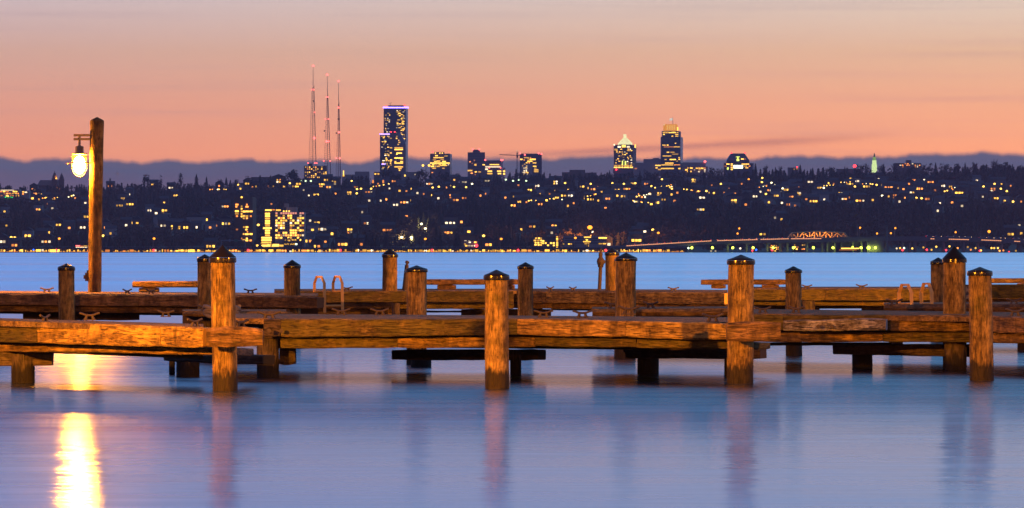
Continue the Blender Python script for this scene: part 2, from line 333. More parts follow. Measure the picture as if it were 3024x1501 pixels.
# ------------------------------------------------------------------ houses
def house(px, py, c, nwin, d=None):
    if d is None: d = solve_d(px, py + 9)
    s = d / F; w1 = random.uniform(1.5, 2.0); gap = random.uniform(.5, .9)
    W = max(8.0, nwin * (w1 + gap) + random.uniform(2, 4)); H = random.uniform(5.0, 6.5); Dp = random.uniform(7, 9)
    p = S(px, py, d); zf = p.z - random.uniform(1.6, 2.6)
    z0 = min(float(ground(px, np.array(d))), zf) - 2.0
    b = Vector((p.x, d, zf))
    wc = random.choice([0, 0, 1, 1, 3, 3, 2])
    t_ = thing('house', b, None, 'house', 'houses on the far hillside')
    MB().b2((p.x - W / 2, d, z0), (p.x + W / 2, d + Dp, zf + H)).build('wall', M['house'][wc], t_)
    x0, x1 = p.x - W / 2 - .4, p.x + W / 2 + .4; y0, y1 = d - .4, d + Dp + .4; zt = zf + H
    if random.random() < .55:          # ridge along x
        ym = (y0 + y1) / 2; zr = zt + 2.2
        rf = MB().add([(x0, y0, zt), (x1, y0, zt), (x1, y1, zt), (x0, y1, zt), (x0, ym, zr), (x1, ym, zr)], [(0, 1, 5, 4), (2, 3, 4, 5), (0, 4, 3), (1, 2, 5), (3, 2, 1, 0)])
    else:
        xm = (x0 + x1) / 2; zr = zt + 2.6
        rf = MB().add([(x0, y0, zt), (x1, y0, zt), (x1, y1, zt), (x0, y1, zt), (xm, y0, zr), (xm, y1, zr)], [(0, 1, 4), (1, 2, 5, 4), (2, 3, 5), (3, 0, 4, 5), (3, 2, 1, 0)])
    rf.build('roof', M['roof'], t_)
    rows = 1 if nwin < 4 else 2; per = math.ceil(nwin / rows); k = 0
    for r_ in range(rows):
        for i in range(per):
            if k >= nwin: break
            k += 1
            wx = p.x + (i - (per - 1) / 2) * (w1 + gap) + random.uniform(-.15, .15); wz = p.z - r_ * 2.1; ww = w1 * random.uniform(.7, 1.15); wh = random.uniform(1.3, 1.8)
            cc = c if random.random() < .8 else random.choice('yow')
            MB().b2((wx - ww / 2, d - .15, wz - wh / 2), (wx + ww / 2, d + .05, wz + wh / 2)).build('window', EC[cc], t_)
    WIN.append((px, py + (rows - 1) * 3, d, W / 2 / s * .85))
    num = {1: 'one', 2: 'two', 3: 'three', 4: 'four', 5: 'five'}[nwin]
    cn = {'y': 'amber', 'o': 'orange', 'w': 'white'}[c]; wn = ['grey', 'brown', 'pale', 'dark'][wc]
    PENDING.append((t_, '%s house, %s %s window%s, %s, %s' % (wn, num, cn, 's' if nwin > 1 else '', zone(py), land(px)), px))

HL = '838 77 o2,1170 66 y2,1300 90 w2,312 142 y1,256 101 y2,295 180 y1,400 178 y3,352 168 y1,572 168 o1,365 212 o1,650 205 w1,290 255 o2,35 270 y1,655 310 y2,48 377 y1,345 352 o1,443 372 y2,370 402 o2,362 430 y2,527 395 o1,630 392 w2,210 455 y2,315 460 y2,350 500 w3,840 437 y1,802 393 o1,935 170 y4,985 140 w1,910 225 y3,988 215 y3,1248 203 y1,1240 262 y5,1187 283 y1,1140 262 w2,1000 357 y1,1045 358 y1,958 375 w1,1218 352 y4,1240 378 w2,1325 382 y4,1375 388 y4,1412 392 y2,1490 345 y5,1570 332 y1,1645 378 o1,1590 283 y1,1712 232 o3,1718 363 y3,1600 392 w1,1495 390 w1,1668 76 o1,1880 58 y2,1828 97 y1,1920 85 o1,1948 80 y1,2060 80 o3,2250 80 y3,2120 30 y4,2160 80 y1,2270 60 y2,2450 63 y5,2310 107 w1,2350 148 w1,2410 355 y2,2378 410 y1,2450 405 w3,2525 440 y1,2347 322 y1,2360 340 w1,2395 108 y1,2480 30 y4,2540 45 y4,2500 85 o2,2410 535 y2,2450 500 o3,2345 495 o2,1600 535 y3,20 500 w2,110 527 o2'
HM = '80 125 y4,230 122 w3,385 95 w1,478 93 y1,463 113 y1,550 97 y1,543 185 y1,515 115 o1,705 146 y1,647 137 o1,880 30 y1,955 47 w2,1130 37 w2,1115 135 y1,1080 150 o1,1367 70 w1,1510 75 w4,1605 70 o1,1650 42 o4,1830 62 w1,1665 112 y5,1355 157 y3,1533 137 y1,1605 137 y1,1698 150 y3,1745 107 y1,1762 150 w2,1885 155 y4,1523 188 y3,1583 185 y1,1533 215 y2,1327 225 o2,1268 165 o1,1660 165 y2,1908 178 y2,1940 178 y1,1975 187 y1,1745 228 y1,1787 207 o1,2030 243 o1,2065 158 y1,2120 150 y1,2165 155 y2,2118 105 y2,2180 88 y1,2260 195 w2,2460 65 w3,2440 130 y4,2420 203 y2,2470 180 y2,2555 190 o1,890 183 o2,955 168 o2,860 146 o4,320 188 w1,360 178 o1,180 275 w1,210 360 o2,370 382 o2,372 412 o3,515 308 o1,850 357 w3,935 350 o1,990 424 y1,835 432 o3,85 408 y4,1388 407 y1,1475 385 y2,1640 380 y4,1622 432 o1,2275 437 y1,2315 423 w2,2265 490 y3,30 520 y3,160 520 o2,1140 523 y2,980 500 w4,2040 520 w2,690 60 o3,820 90 o1,300 60 o1,420 40 o2,600 130 w1,760 170 o1,1430 200 o1,2000 120 o1,2320 160 o2,2360 110 y2'
HR = '65 28 y4,315 85 y3,370 105 o1,105 118 y1,185 128 y1,218 130 y1,127 165 w2,295 128 o1,330 178 o1,370 185 y4,455 178 y1,405 172 o1,530 155 w2,630 178 y3,635 200 y1,690 150 y2,735 205 y1,785 217 o2,835 225 o1,805 160 o4,860 130 y4,855 88 y2,770 88 w1,950 45 w2,930 177 y2,975 192 y3,1020 90 y2,1055 130 w2,1200 105 o2,1190 130 y3,1085 162 y1,1058 180 w1,1207 175 o2,1255 20 y1,1405 42 y1,1380 80 y3,1497 68 y1,1545 87 o3,1620 92 y1,1660 100 o1,1480 23 w2,1550 130 y1,1580 147 o5,1425 183 y1,1330 188 o3,1725 125 w2,1780 97 o3,1735 32 o2,1840 175 o2,1630 195 w1,1935 207 w1,1960 75 w2,2020 82 y2,2130 85 y1,2100 112 y5,2085 128 y3,2030 202 o1,2095 202 o1,2105 228 w1,2263 158 w1,2340 97 o4,2405 62 y1,2475 75 o1,2365 170 y2,2430 190 y1,2555 195 o1,683 318 w1,733 330 y1,590 443 y2,2540 375 o1,2475 443 y2,2555 437 y1,600 75 w3,700 115 w3,640 110 w2,570 120 w1,1900 110 o1,1130 60 o1,1000 160 w1,2210 110 o1,430 60 o1,200 70 o1,1700 60 o1,1860 40 o1'
for x0, s_ in ((0, HL), (1000, HM), (2024, HR)):
    for e in s_.split(','):
        a, b_, c = e.split(); px, py = x0 + float(a) / 2.576, 520 + float(b_) / 2.576
        house(px, py, c[0], int(c[1]))
lr_ = random.Random(3)
for _ in range(72):
    px = lr_.choice([lr_.uniform(0, 3024), lr_.uniform(900, 3024), lr_.uniform(1500, 2500)]); py = np.interp(px, [0, 1000, 2000, 3024], [572, 548, 538, 528]) + abs(lr_.gauss(0, 34))
    house(px, float(py), lr_.choice('yyoow'), lr_.choice([1, 1, 2, 2, 3]))
STREETS = []
for _ in range(17):
    px = lr_.choice([lr_.uniform(20, 2900), lr_.uniform(1000, 2900)]); py = np.interp(px, [0, 1000, 2000, 3024], [574, 550, 540, 530]) + abs(lr_.gauss(0, 26)); sl = lr_.uniform(-.35, .35)
    for k in range(lr_.choice([3, 4, 5, 6])): STREETS.append((px + k * lr_.uniform(7, 12), float(py + k * 8 * sl + lr_.uniform(-1, 1))))
SL = '1810 66 Y,2205 55 Y,2295 38 G,2325 38 G,2365 38 G,85 468 Y,112 470 Y,785 455 Y,1965 372 Y'
SM = '100 38 Y,140 100 Y,138 132 Y,170 97 Y,247 97 Y,645 92 Y,715 88 Y,762 82 Y,878 83 Y,970 85 Y,1015 60 W,1272 28 G,1327 37 G,1370 30 G,1427 37 G,1723 54 Y,1918 60 Y,2083 55 Y,2170 60 Y,2257 55 Y,2380 78 Y,2535 97 Y,2460 25 Y,480 467 W,553 468 W,630 365 W,660 400 W,1103 455 Y,1935 428 W,2390 410 Y'
SR = '482 25 O,585 15 Y,582 47 Y,655 52 W,270 60 Y,160 115 Y,613 137 Y,1053 90 W,1290 80 Y,1455 68 Y,1497 150 W,1757 167 Y,1797 170 Y,2268 80 Y,2352 60 Y,2400 97 Y,2445 115 Y,2493 195 Y,740 95 W,680 70 W'
for x0, s_ in ((0, SL), (1000, SM), (2024, SR)):
    for e in s_.split(','):
        a, b_, c = e.split(); street_lamp(x0 + float(a) / 2.576, 520 + float(b_) / 2.576, c, r=1.0, watts=9000 if (x0 == 1000 and c == 'W' and float(b_) > 300 and float(a) < 700) else 0)
for px, py in STREETS: street_lamp(px, py, lr_.choice('YYYOW'), r=lr_.uniform(.4, .75))
for px, py in ((175, 705), (455, 705), (1256, 706), (1480, 706), (1699, 703), (1944, 688)):
    street_lamp(px, py, 'O', 3012, r=.85, label='tall orange street lamp on the shore road %s' % land(px))
street_lamp(1742, 672, 'O', 3100, pole=40, r=1.7, watts=160000, label='biggest orange starlike street lamp low on the wooded hillside')

# ------------------------------------------------------------------ buildings
M['tower_dark'] = plain('dark_tower_glass', (.035, .035, .055), .35, 0, .2, .02)
M['tower_brown'] = plain('brown_tower_stone', (.19, .115, .10), .8, 0, .2, .03)
M['tower_pale'] = plain('pale_concrete', (.34, .27, .26), .8, 0, .15, .03)
M['side_afterglow'] = plain('afterglow_side_cladding', (.62, .48, .44), .5, 0, .1, .03)  # sunset glow on the right flanks put into the base colour
M['stone_grey'] = plain('grey_concrete', (.24, .22, .25), .85, 0, .2, .05)
def tower(name, label, x0, x1, yt, d, mat, side=None, depth=None, base=None, cat='tower', sidemat=None):
    """body from the ground up; side = photo x of the far right corner when a flank shows"""
    zt = S(x0, yt, d).z; zb = base if base is not None else float(ground((x0 + x1) / 2, np.array(min(d, 4600.)))) - 6
    a, b = S(x0, yt, d).x, S(x1, yt, d).x; dp = depth or (b - a)
    t_ = thing(name, ((a + b) / 2, d, zb), label, cat)
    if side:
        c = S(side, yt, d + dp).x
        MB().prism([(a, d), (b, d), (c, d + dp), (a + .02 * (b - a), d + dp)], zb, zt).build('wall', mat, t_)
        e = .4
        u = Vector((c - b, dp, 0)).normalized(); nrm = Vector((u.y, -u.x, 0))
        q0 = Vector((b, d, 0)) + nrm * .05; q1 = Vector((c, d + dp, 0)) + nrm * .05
        MB().prism([(q0.x, q0.y), ((q0 + nrm * e).x, (q0 + nrm * e).y), ((q1 + nrm * e).x, (q1 + nrm * e).y), (q1.x, q1.y)], zb, zt - .5).build('side_wall', sidemat or M['side_afterglow'], t_)
    else:
        MB().b2((a, d, zb), (b, d + dp, zt)).build('wall', mat, t_)
    return t_
def wins(t_, lst, d, hpx=3.0, c='y', name='window'):
    for e in lst:
        xa, xb, y = e[:3]; cc = e[3] if len(e) > 3 else c; h = e[4] if len(e) > 4 else hpx
        p, q = S(xa, y + h / 2, d), S(xb, y - h / 2, d)
        MB().b2((p.x, d - .35, p.z), (q.x, d - .05, q.z)).build(name, EC[cc], t_)
def rand_rows(x0, x1, y0, y1, row, dens, lmin=3, lmax=12, cs='yyyyw'):
    out = []; y = y0
    while y < y1:
        x = x0 + random.uniform(0, 5)
        while x < x1 - 2:
            l = random.uniform(lmin, lmax)
            if random.random() < dens: out.append((x, min(x + l, x1), y + random.uniform(-.3, .3), random.choice(cs)))
            x += l + random.uniform(1.2, 4)
        y += row
    return out
def beacon(t_, px, py, d, r=.9, c='r'):
    MB().ball(S(px, py, d), r, 6).build('beacon', EC[c], t_)
def block(t_, name, x0, x1, y0, y1, d, mat, dp=12, off=0.0):
    p, q = S(x0, y1, d), S(x1, y0, d); return MB().b2((p.x, d + off, p.z), (q.x, d + off + dp, q.z)).build(name, mat, t_)
CD = 6600.0
# tall dark tower with violet crown
t_ = tower('skyscraper', 'tallest dark skyscraper with violet crown light right of the radio masts', 1133, 1198, 318, CD, M['tower_dark'], side=1204, depth=34)
wins(t_, [(1131, 1207, 318, 'v', 4)], CD - .5, name='crown_light')
wins(t_, rand_rows(1169, 1196, 327, 394, 3.9, .6, 2, 8) + rand_rows(1135, 1152, 330, 392, 5, .35, 2, 6) + rand_rows(1183, 1196, 398, 424, 4, .6, 2, 6), CD, 2.3)
block(t_, 'roof_plant', 1146, 1192, 311, 316, CD, M['tower_dark'], 20, 4)
p = S(1152, 305, CD + 10); MB().tube([S(1153, 312, CD + 10), p], .3, 5).tube([p, S(1157, 303, CD + 10)], .3, 5).tube([S(1150, 306, CD + 10), p], .3, 5).build('antenna', M['tower_dark'], t_)
beacon(t_, 1195, 311, CD, 1.0); beacon(t_, 1141, 313, CD, .6)
t_ = tower('skyscraper', 'lower dark tower with violet roof light left of the tallest skyscraper', 1122, 1151, 397, CD - 60, M['tower_dark'], depth=40)
wins(t_, [(1121, 1151, 396.5, 'v', 3.5), (1127, 1138, 485, 'v', 3)], CD - 60.5, name='crown_light')
wins(t_, rand_rows(1125, 1150, 403, 500, 4, .36, 2, 7), CD - 60, 2.3)
# brown tower with sloped blue glass roof in front
d = CD - 90; zb = 50.0
a, b, c_ = S(1151, 392, d).x, S(1172, 392, d).x, S(1197, 392, d).x; dp = 30
t_ = thing('office_tower', (b, d, zb), 'brown office tower with slanted blue glass roof before the tallest skyscraper', 'tower')
z1, z2 = S(0, 393, d).z, S(0, 427, d).z
MB().add([(a, d, zb), (c_, d, zb), (c_, d, z2), (b, d, z1), (a, d, z1), (a, d + dp, zb), (c_, d + dp, zb), (c_, d + dp, z2), (b, d + dp, z1), (a, d + dp, z1)],
         [(0, 1, 2, 3, 4), (9, 8, 7, 6, 5), (1, 6, 7, 2), (0, 4, 9, 5), (4, 3, 8, 9), (0, 5, 6, 1)]).build('wall', M['tower_brown'], t_)
M['blue_glass'] = plain('blue_roof_glass', (.10, .22, .30), .25, 0, .15, .05)
e = S(1182, 392, d).x
MB().add([(b - .5, d - .4, z1 + .6), (e, d - .4, z1 + .6), (c_ + 1, d - .4, z2 + .3), (c_ - 6, d - .4, z2 + .3), (b - .5, d + dp, z1 + .6), (e, d + dp, z1 + .6), (c_ + 1, d + dp, z2 + .3), (c_ - 6, d + dp, z2 + .3)],
         [(3, 2, 1, 0), (4, 5, 6, 7), (0, 1, 5, 4), (1, 2, 6, 5), (2, 3, 7, 6), (3, 0, 4, 7)]).build('sloped_roof', M['blue_glass'], t_)
rw = [(1165, 1190, y, 'y', 3.4) for y in (437, 442, 467, 482, 493)] + [(1171, 1187, 452.5, 'y', 3.2), (1182, 1190, 472), (1182, 1190, 478), (1165, 1170, 478), (1169, 1173, 409), (1170, 1174, 403), (1177, 1183, 421), (1176, 1179, 415), (1174, 1178, 427), (1170, 1174, 456), (1178, 1182, 503), (1176, 1186, 498)]
rw += [(1151.5, 1158, 437), (1152, 1157, 409), (1151.5, 1157, 452), (1152, 1158, 473), (1151.5, 1156, 478), (1151.5, 1155, 483), (1153, 1157, 488)]
wins(t_, rw, d, 3)
block(t_, 'corner_pier', 1158.5, 1163, 396, 520, d - 1.5, M['tower_brown'], 4)
beacon(t_, 1155, 390, d, 1.0); beacon(t_, 1165.5, 390, d, 1.0)
# office block with lit band
t_ = tower('office_block', 'brown office block with one bright lit floor band right of the tallest skyscraper', 1270, 1328, 454, CD, M['tower_brown'], side=1334, depth=40, cat='building')
wins(t_, [(1270, 1328, 482, 'Y', 3.6), (1280, 1310, 466), (1272, 1282, 492), (1290, 1300, 476), (1285, 1293, 460), (1312, 1322, 461), (1276, 1282, 487), (1300, 1320, 489), (1274, 1279, 510, 'o')] + rand_rows(1273, 1326, 472, 480, 5, .4) + rand_rows(1273, 1326, 487, 502, 5, .5), CD, 3)
block(t_, 'roof_plant', 1282, 1312, 449, 454, CD, M['tower_brown'], 15, 3)
for x in (1286, 1299, 1306): MB().ball(S(x, 452.5, CD - 1), 1.0, 6).build('roof_lamp', EC['Y'], t_)
beacon(t_, 1278, 449, CD, .9); beacon(t_, 1327, 449, CD, .5)
t_ = thing('light_mast', S(1258, 520, CD), 'twin floodlight mast left of the lit-band office block', 'light mast')
MB().tube([S(1258, 525, CD), S(1258, 489, CD)], .5, 5).tube([S(1249, 489, CD), S(1268, 489, CD)], .4, 5).build('pole', M['pole'], t_)
for x in (1249, 1267): MB().ball(S(x, 489, CD - 1), 1.8, 6).build('bulb', EC['Y'], t_)
# brown tower
t_ = tower('apartment_tower', 'brown tower with dark floor stripes and two red roof beacons', 1381, 1432, 450, CD, M['tower_brown'], depth=40)
block(t_, 'roof_plant', 1396, 1417, 442, 450, CD, M['tower_dark'], 15, 3)
for y in (454.5, 462, 470, 478, 486, 494, 502): MB().b2(S(1383, y + 1, CD) - Vector((0, .2, 0)), S(1430, y - 1, CD) + Vector((0, .05, 0))).build('window_strip', M['tower_dark'], t_)
wins(t_, [(1401, 1407, 487, 'y', 5), (1381, 1395, 504, 'y', 4), (1402, 1408, 508), (1413, 1420, 508), (1390, 1396, 512, 'o'), (1386, 1390, 478, 'o'), (1393, 1396, 483, 'o'), (1399, 1402, 474, 'o'), (1402, 1405, 516, 'o')], CD - .3, 3)
beacon(t_, 1396, 441, CD, 1.4, 'R'); beacon(t_, 1415, 441, CD, 1.4, 'R')
# lit stepped block beside it
t_ = tower('hospital_block', 'low brightly lit block with pink chimney tower beside the brown tower', 1432, 1480, 474, CD - 100, M['tower_brown'], depth=30, cat='building')
block(t_, 'chimney_tower', 1480.5, 1485, 474, 520, CD - 100, M['side_afterglow'], 6)
block(t_, 'side_wing', 1485.5, 1492, 496, 520, CD - 100, M['tower_pale'], 20)
wins(t_, [(1433, 1478, 493, 'w', 4.5), (1446, 1474, 486.5, 'y', 2.5), (1433, 1441, 500, 'w', 4), (1440, 1453, 506, 'Y', 4), (1468, 1480, 506, 'Y', 4), (1439, 1454, 513, 'y', 4), (1470, 1480, 513, 'Y', 4), (1486, 1491.5, 506, 'Y', 5), (1486, 1491.5, 514, 'Y', 5), (1425, 1432, 487, 'y')], CD - 100, 3)
for x in (1433, 1480, 1484): beacon(t_, x, 473, CD - 100, 1.2, 'R')
for x, y in ((1445, 496), (1478, 496)): beacon(t_, x, y, CD - 101, .8, 'R')
# tower crane
d = CD - 200; t_ = thing('tower_crane', S(1527, 530, d), 'tower crane with a long thin jib left of the dark tower', 'crane')
def lattice(mb, a, b, wv, k, r):
    a, b = Vector(a), Vector(b); wv = Vector(wv)
    mb.tube([a, b], r, 4).tube([a + wv, b + wv], r, 4)
    for i in range(k):
        p, q = a.lerp(b, i / k), a.lerp(b, (i + 1) / k); mb.tube([p, q + wv] if i % 2 else [p + wv, q], r * .6, 4)
    return mb
lattice(MB(), S(1526, 530, d), S(1526, 452, d), (1.6, 0, 0), 14, .3).build('mast', M['pole'], t_)
lattice(MB(), S(1475, 455.5, d), S(1537, 459, d), (0, 0, -1.0), 16, .22).tube([S(1527, 446, d), S(1495, 456, d)], .1, 4).tube([S(1527, 446, d), S(1536, 459, d)], .1, 4).build('jib', M['pole'], t_)
MB().tube([S(1527, 458, d), S(1527, 444, d)], .5, 5).build('top_mast', M['pole'], t_)
block(t_, 'cab', 1525, 1530, 459, 466, d, M['tower_dark'], 2, -1); beacon(t_, 1526.5, 446, d, .9, 'w')
# dark tower
t_ = tower('office_tower', 'dark square office tower right beside the crane', 1535, 1600, 454, CD, M['tower_dark'], depth=40)
wins(t_, [(1547, 1562, 466), (1565, 1568, 466, 'o'), (1536, 1543, 471, 'y', 4), (1564, 1582, 471, 'y', 4), (1558, 1562, 470), (1557, 1572, 476.5), (1573, 1584, 481.5, 'y', 4), (1553, 1558, 481), (1574, 1584, 491.5), (1578, 1584, 497), (1577, 1590, 502, 'y', 4), (1577, 1590, 507, 'y', 4), (1546, 1550, 473, 'o'), (1561, 1565, 481, 'o')], CD, 3.2)
for x, y in ((1536, 453), (1550, 457.5), (1591, 453), (1599, 455)): beacon(t_, x, y, CD - 1, 1.2, 'R')
t_ = tower('office_block', 'pale lit block standing before the dark square tower', 1540, 1572, 484, CD - 120, M['tower_pale'], depth=20, cat='building')
wins(t_, rand_rows(1540, 1560, 485, 518, 5, .75, 2, 5, 'wwwy') + [(1545, 1558, 497, 'w', 5)], CD - 120, 3.4)
# low roofs right of it
for i, (x0, x1, y, lab) in enumerate(((1660, 1700, 509, 'low brown flat-roofed building right of the dark square tower'), (1682, 1728, 502, 'brown flat-roofed building, the taller of the low pair mid skyline'), (1728, 1762, 510, 'low flat building left of the pyramid-roofed tower'))):
    tower('low_building', lab, x0, x1, y, 5200 + i * 60, M['tower_brown'], depth=20, cat='building')
# pyramid tower
t_ = tower('office_tower', 'tower with glowing greenish white pyramid roof', 1813, 1868, 428, CD, M['tower_dark'], side=1878, depth=45, sidemat=M['tower_brown'])
M['pyr'] = emit('glowing_pyramid_roof', (1, .92, .46), 1.35)  # floodlight on the roof put in as its own emission
p = S(1846, 427, CD + 22); r0 = 22 * CD / F * 1.25
r0 = 21.5 * CD / F; cy_ = CD + 22
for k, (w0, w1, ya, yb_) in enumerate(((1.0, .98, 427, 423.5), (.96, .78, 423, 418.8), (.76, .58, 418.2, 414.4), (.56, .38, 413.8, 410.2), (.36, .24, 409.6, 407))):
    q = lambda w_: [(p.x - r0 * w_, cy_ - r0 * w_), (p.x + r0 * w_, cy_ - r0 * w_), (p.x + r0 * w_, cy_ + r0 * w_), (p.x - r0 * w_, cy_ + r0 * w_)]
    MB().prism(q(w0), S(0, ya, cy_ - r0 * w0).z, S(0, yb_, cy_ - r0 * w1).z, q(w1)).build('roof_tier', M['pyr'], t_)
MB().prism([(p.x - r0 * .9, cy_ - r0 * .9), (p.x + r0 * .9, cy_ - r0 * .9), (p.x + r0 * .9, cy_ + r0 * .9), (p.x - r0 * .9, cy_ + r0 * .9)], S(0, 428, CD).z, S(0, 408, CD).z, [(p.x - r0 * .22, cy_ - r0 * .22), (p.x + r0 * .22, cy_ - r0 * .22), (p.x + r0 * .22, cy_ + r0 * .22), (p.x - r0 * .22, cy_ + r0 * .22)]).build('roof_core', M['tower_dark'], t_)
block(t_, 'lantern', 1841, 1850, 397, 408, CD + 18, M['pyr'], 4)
wins(t_, [(1824, 1833, 434, 'w', 5), (1836, 1848, 432, 'Y', 7), (1851, 1860, 434, 'w', 5)], CD, name='arch_window')
wins(t_, [(1874, 1878, 432, 'Y', 10), (1812, 1816, 428, 'w', 4)], CD - 1, name='corner_light')
for x in (1824, 1833, 1841, 1858): block(t_, 'pilaster', x, x + 1.6, 438, 500, CD - .6, M['tower_brown'], .5)
wins(t_, [(1814, 1824, 442, 'y', 5), (1814, 1867, 489), (1813, 1869, 494.5, 'Y', 4), (1836.5, 1840, 482, 'k', 14), (1845, 1849, 482, 'k', 12)] + rand_rows(1815, 1867, 441, 486, 4, .42, 2, 6), CD, 2.5)
block(t_, 'base_wing', 1811, 1865, 498, 512, CD - 20, M['tower_brown'], 18); beacon(t_, 1820, 501, CD - 22, 1.3)
# stepped pale building
t_ = tower('low_building', 'pale stepped windowless building between pyramid tower and orange-crowned tower', 1873, 1932, 481, CD - 60, M['tower_pale'], depth=40, cat='building')
block(t_, 'upper_step', 1902, 1951, 470, 520, CD + 5, M['tower_pale'], 30); block(t_, 'roof_plant', 1929, 1946, 467, 470, CD + 8, M['tower_pale'], 15)
wins(t_, [(1935, 1951, 489), (1936, 1942, 496), (1943, 1952, 501), (1874, 1881, 498, 'o')], CD - 62, 3.4)
# orange crowned tower
t_ = tower('skyscraper', 'dark tower with glowing orange crown and a flag on top', 1952, 2009, 404, CD, M['tower_dark'], side=2016, depth=40)
block(t_, 'upper_floors', 1956, 2004, 387, 404, CD + 2, M['tower_dark'], 34); block(t_, 'upper_side', 2004.3, 2011, 388, 404, CD + 6, M['side_afterglow'], 20)
M['crown'] = emit('orange_crown_glow', (1, .36, .025), 1.0); M['crown2'] = emit('orange_crown_panel_glow', (1, .50, .10), 1.15)  # crown emits the floodlight that would fall on it
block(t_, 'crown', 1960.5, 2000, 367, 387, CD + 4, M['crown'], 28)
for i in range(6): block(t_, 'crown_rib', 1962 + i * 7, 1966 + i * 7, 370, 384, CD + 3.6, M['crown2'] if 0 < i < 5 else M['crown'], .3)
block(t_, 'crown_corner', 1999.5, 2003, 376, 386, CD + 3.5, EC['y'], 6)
wins(t_, [(1958, 1996, 392), (1959, 1975, 391, 'y', 4), (1984, 1994, 391.5, 'y', 4), (1998, 2003, 392), (1958, 1964, 397.5), (1994, 2003, 397.5), (1983, 1988, 402.5), (1994, 2003, 402.5)], CD + 2, 2.6)
wins(t_, [(1956, 1966, 429), (1969, 1974, 429), (1960, 2008, 434.3, 'o', 1.6), (1990, 2008, 434, 'y', 2.6), (1969, 1976, 450), (1980, 1992, 450), (1985, 2003, 455.5), (1957, 1982, 461, 'y', 2.6), (1962, 1969, 471.5), (1978, 1996, 471.5), (2004, 2008, 471), (1964, 1989, 482), (1953, 1988, 487.3, 'y', 2.8), (1990, 2008, 487.3, 'o', 2), (1952, 1990, 498, 'y', 3.6), (2003, 2009, 498, 'y', 4), (1993, 1997, 423.5), (2003, 2008, 466), (1998, 2001, 476)], CD, 2.8)
beacon(t_, 1961, 369, CD, .8, 'w')
ft = thing('flag', S(1987, 367, CD + 14), 'white flag flying above the orange tower crown', 'flag')
MB().tube([S(1987, 367, CD + 14), S(1987, 347, CD + 14)], .3, 5).build('flag_pole', M['pole'], ft)
fm = MB(); vs = []
for i in range(7):
    for j in range(2):
        q = S(1987 - i * 1.6, 348.5 + j * 7 + .35 * i, CD + 14); vs.append(q + Vector((0, math.sin(i * 1.1) * .9, 0)))
fm.add(vs + [v + Vector((0, .15, 0)) for v in vs], [(2 * i, 2 * i + 2, 2 * i + 3, 2 * i + 1) for i in range(6)] + [(14 + 2 * i, 14 + 2 * i + 1, 14 + 2 * i + 3, 14 + 2 * i + 2) for i in range(6)])
M['flag'] = emit('glowing_flag_cloth', (1, .9, .75), .9); fm.build('cloth', M['flag'], ft)  # cloth given emission in place of floodlight falling on it
# low building right of it
t_ = tower('low_building', 'wide pale low building with a red beacon right of the orange-crowned tower', 2018, 2084, 480, CD, M['tower_pale'], depth=30, cat='building')
wins(t_, rand_rows(2019, 2084, 497, 500, 5, .7, 3, 9, 'yyYo') + rand_rows(2022, 2084, 502, 512, 5, .6, 3, 8), CD - 40, 3.2); beacon(t_, 2082, 477.5, CD - 1, 1.7, 'R')
block(t_, 'front_wing', 2017, 2090, 492, 520, CD - 39, M['tower_brown'], 20)
# slope-roofed block
t_ = tower('hotel_block', 'dark block with a sloped mansard roof and a bright white lit porch', 2146, 2213, 474, CD, M['tower_dark'], depth=40, cat='building')
q = [S(x, 474, CD) for x in (2146, 2213)]; q2 = [S(x, 453, CD) for x in (2160, 2200)]
MB().prism([(q[0].x, CD), (q[1].x, CD), (q[1].x, CD + 40), (q[0].x, CD + 40)], q[0].z, q2[0].z, [(q2[0].x, CD + 9), (q2[1].x, CD + 9), (q2[1].x, CD + 30), (q2[0].x, CD + 30)]).build('mansard_roof', M['tower_dark'], t_)
block(t_, 'lower_wing', 2138, 2222, 482, 520, CD - 20, M['tower_dark'], 18); block(t_, 'side_wing', 2222.3, 2226, 482, 505, CD - 18, M['side_afterglow'], 10)
wins(t_, [(2166, 2194, 493, 'g', 10)], CD - 20.4, name='porch_light')
wins(t_, [(2175, 2183, 473, 'k', 6), (2177, 2181, 466, 'k', 7), (2173, 2185, 463.5, 'k', 1.6)], CD - .5, name='ornament_light')
wins(t_, [(2188, 2196, 470), (2198, 2202, 470, 'o'), (2190, 2212, 485), (2145, 2154, 485), (2158, 2164, 485), (2158, 2164, 490), (2158, 2165, 496), (2197, 2206, 491), (2201, 2210, 496), (2140, 2146, 491, 'o'), (2211, 2216, 491, 'o'), (2158, 2164, 501), (2147, 2152, 498, 'k', 7)], CD - 20, 3)
for x in (2160, 2200): beacon(t_, x, 452, CD, 1.0); MB().tube([S(x, 455, CD + 2), S(x, 449, CD + 2)], .3, 4).build('finial', M['tower_dark'], t_)
# green spire, its floodlight put into the stone as emission
d = 5600.; p = S(2582, 512, d); u = d / F
t_ = thing('spire_tower', p, 'slim monument tower lit bright green among ridge trees', 'tower')
M['spire'] = emit('green_glowing_stone', (.80, 1, .40), 1.1)
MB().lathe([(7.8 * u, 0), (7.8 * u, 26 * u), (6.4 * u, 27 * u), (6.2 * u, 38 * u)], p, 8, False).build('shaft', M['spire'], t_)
MB().lathe([(5 * u, 38 * u), (4.6 * u, 47 * u), (3 * u, 48 * u)], p, 8, False).build('upper_tier', emit('green_glowing_tier', (.5, .85, .22), .5), t_)
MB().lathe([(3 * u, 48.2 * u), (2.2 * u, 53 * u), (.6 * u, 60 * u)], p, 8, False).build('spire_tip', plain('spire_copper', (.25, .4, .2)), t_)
WIN += [(2582, yy, 5600., 12) for yy in (470, 485, 495, 504)]
block(t_, 'plinth', 2568, 2598, 510, 518, d - 10, M['stone_grey'], 40)
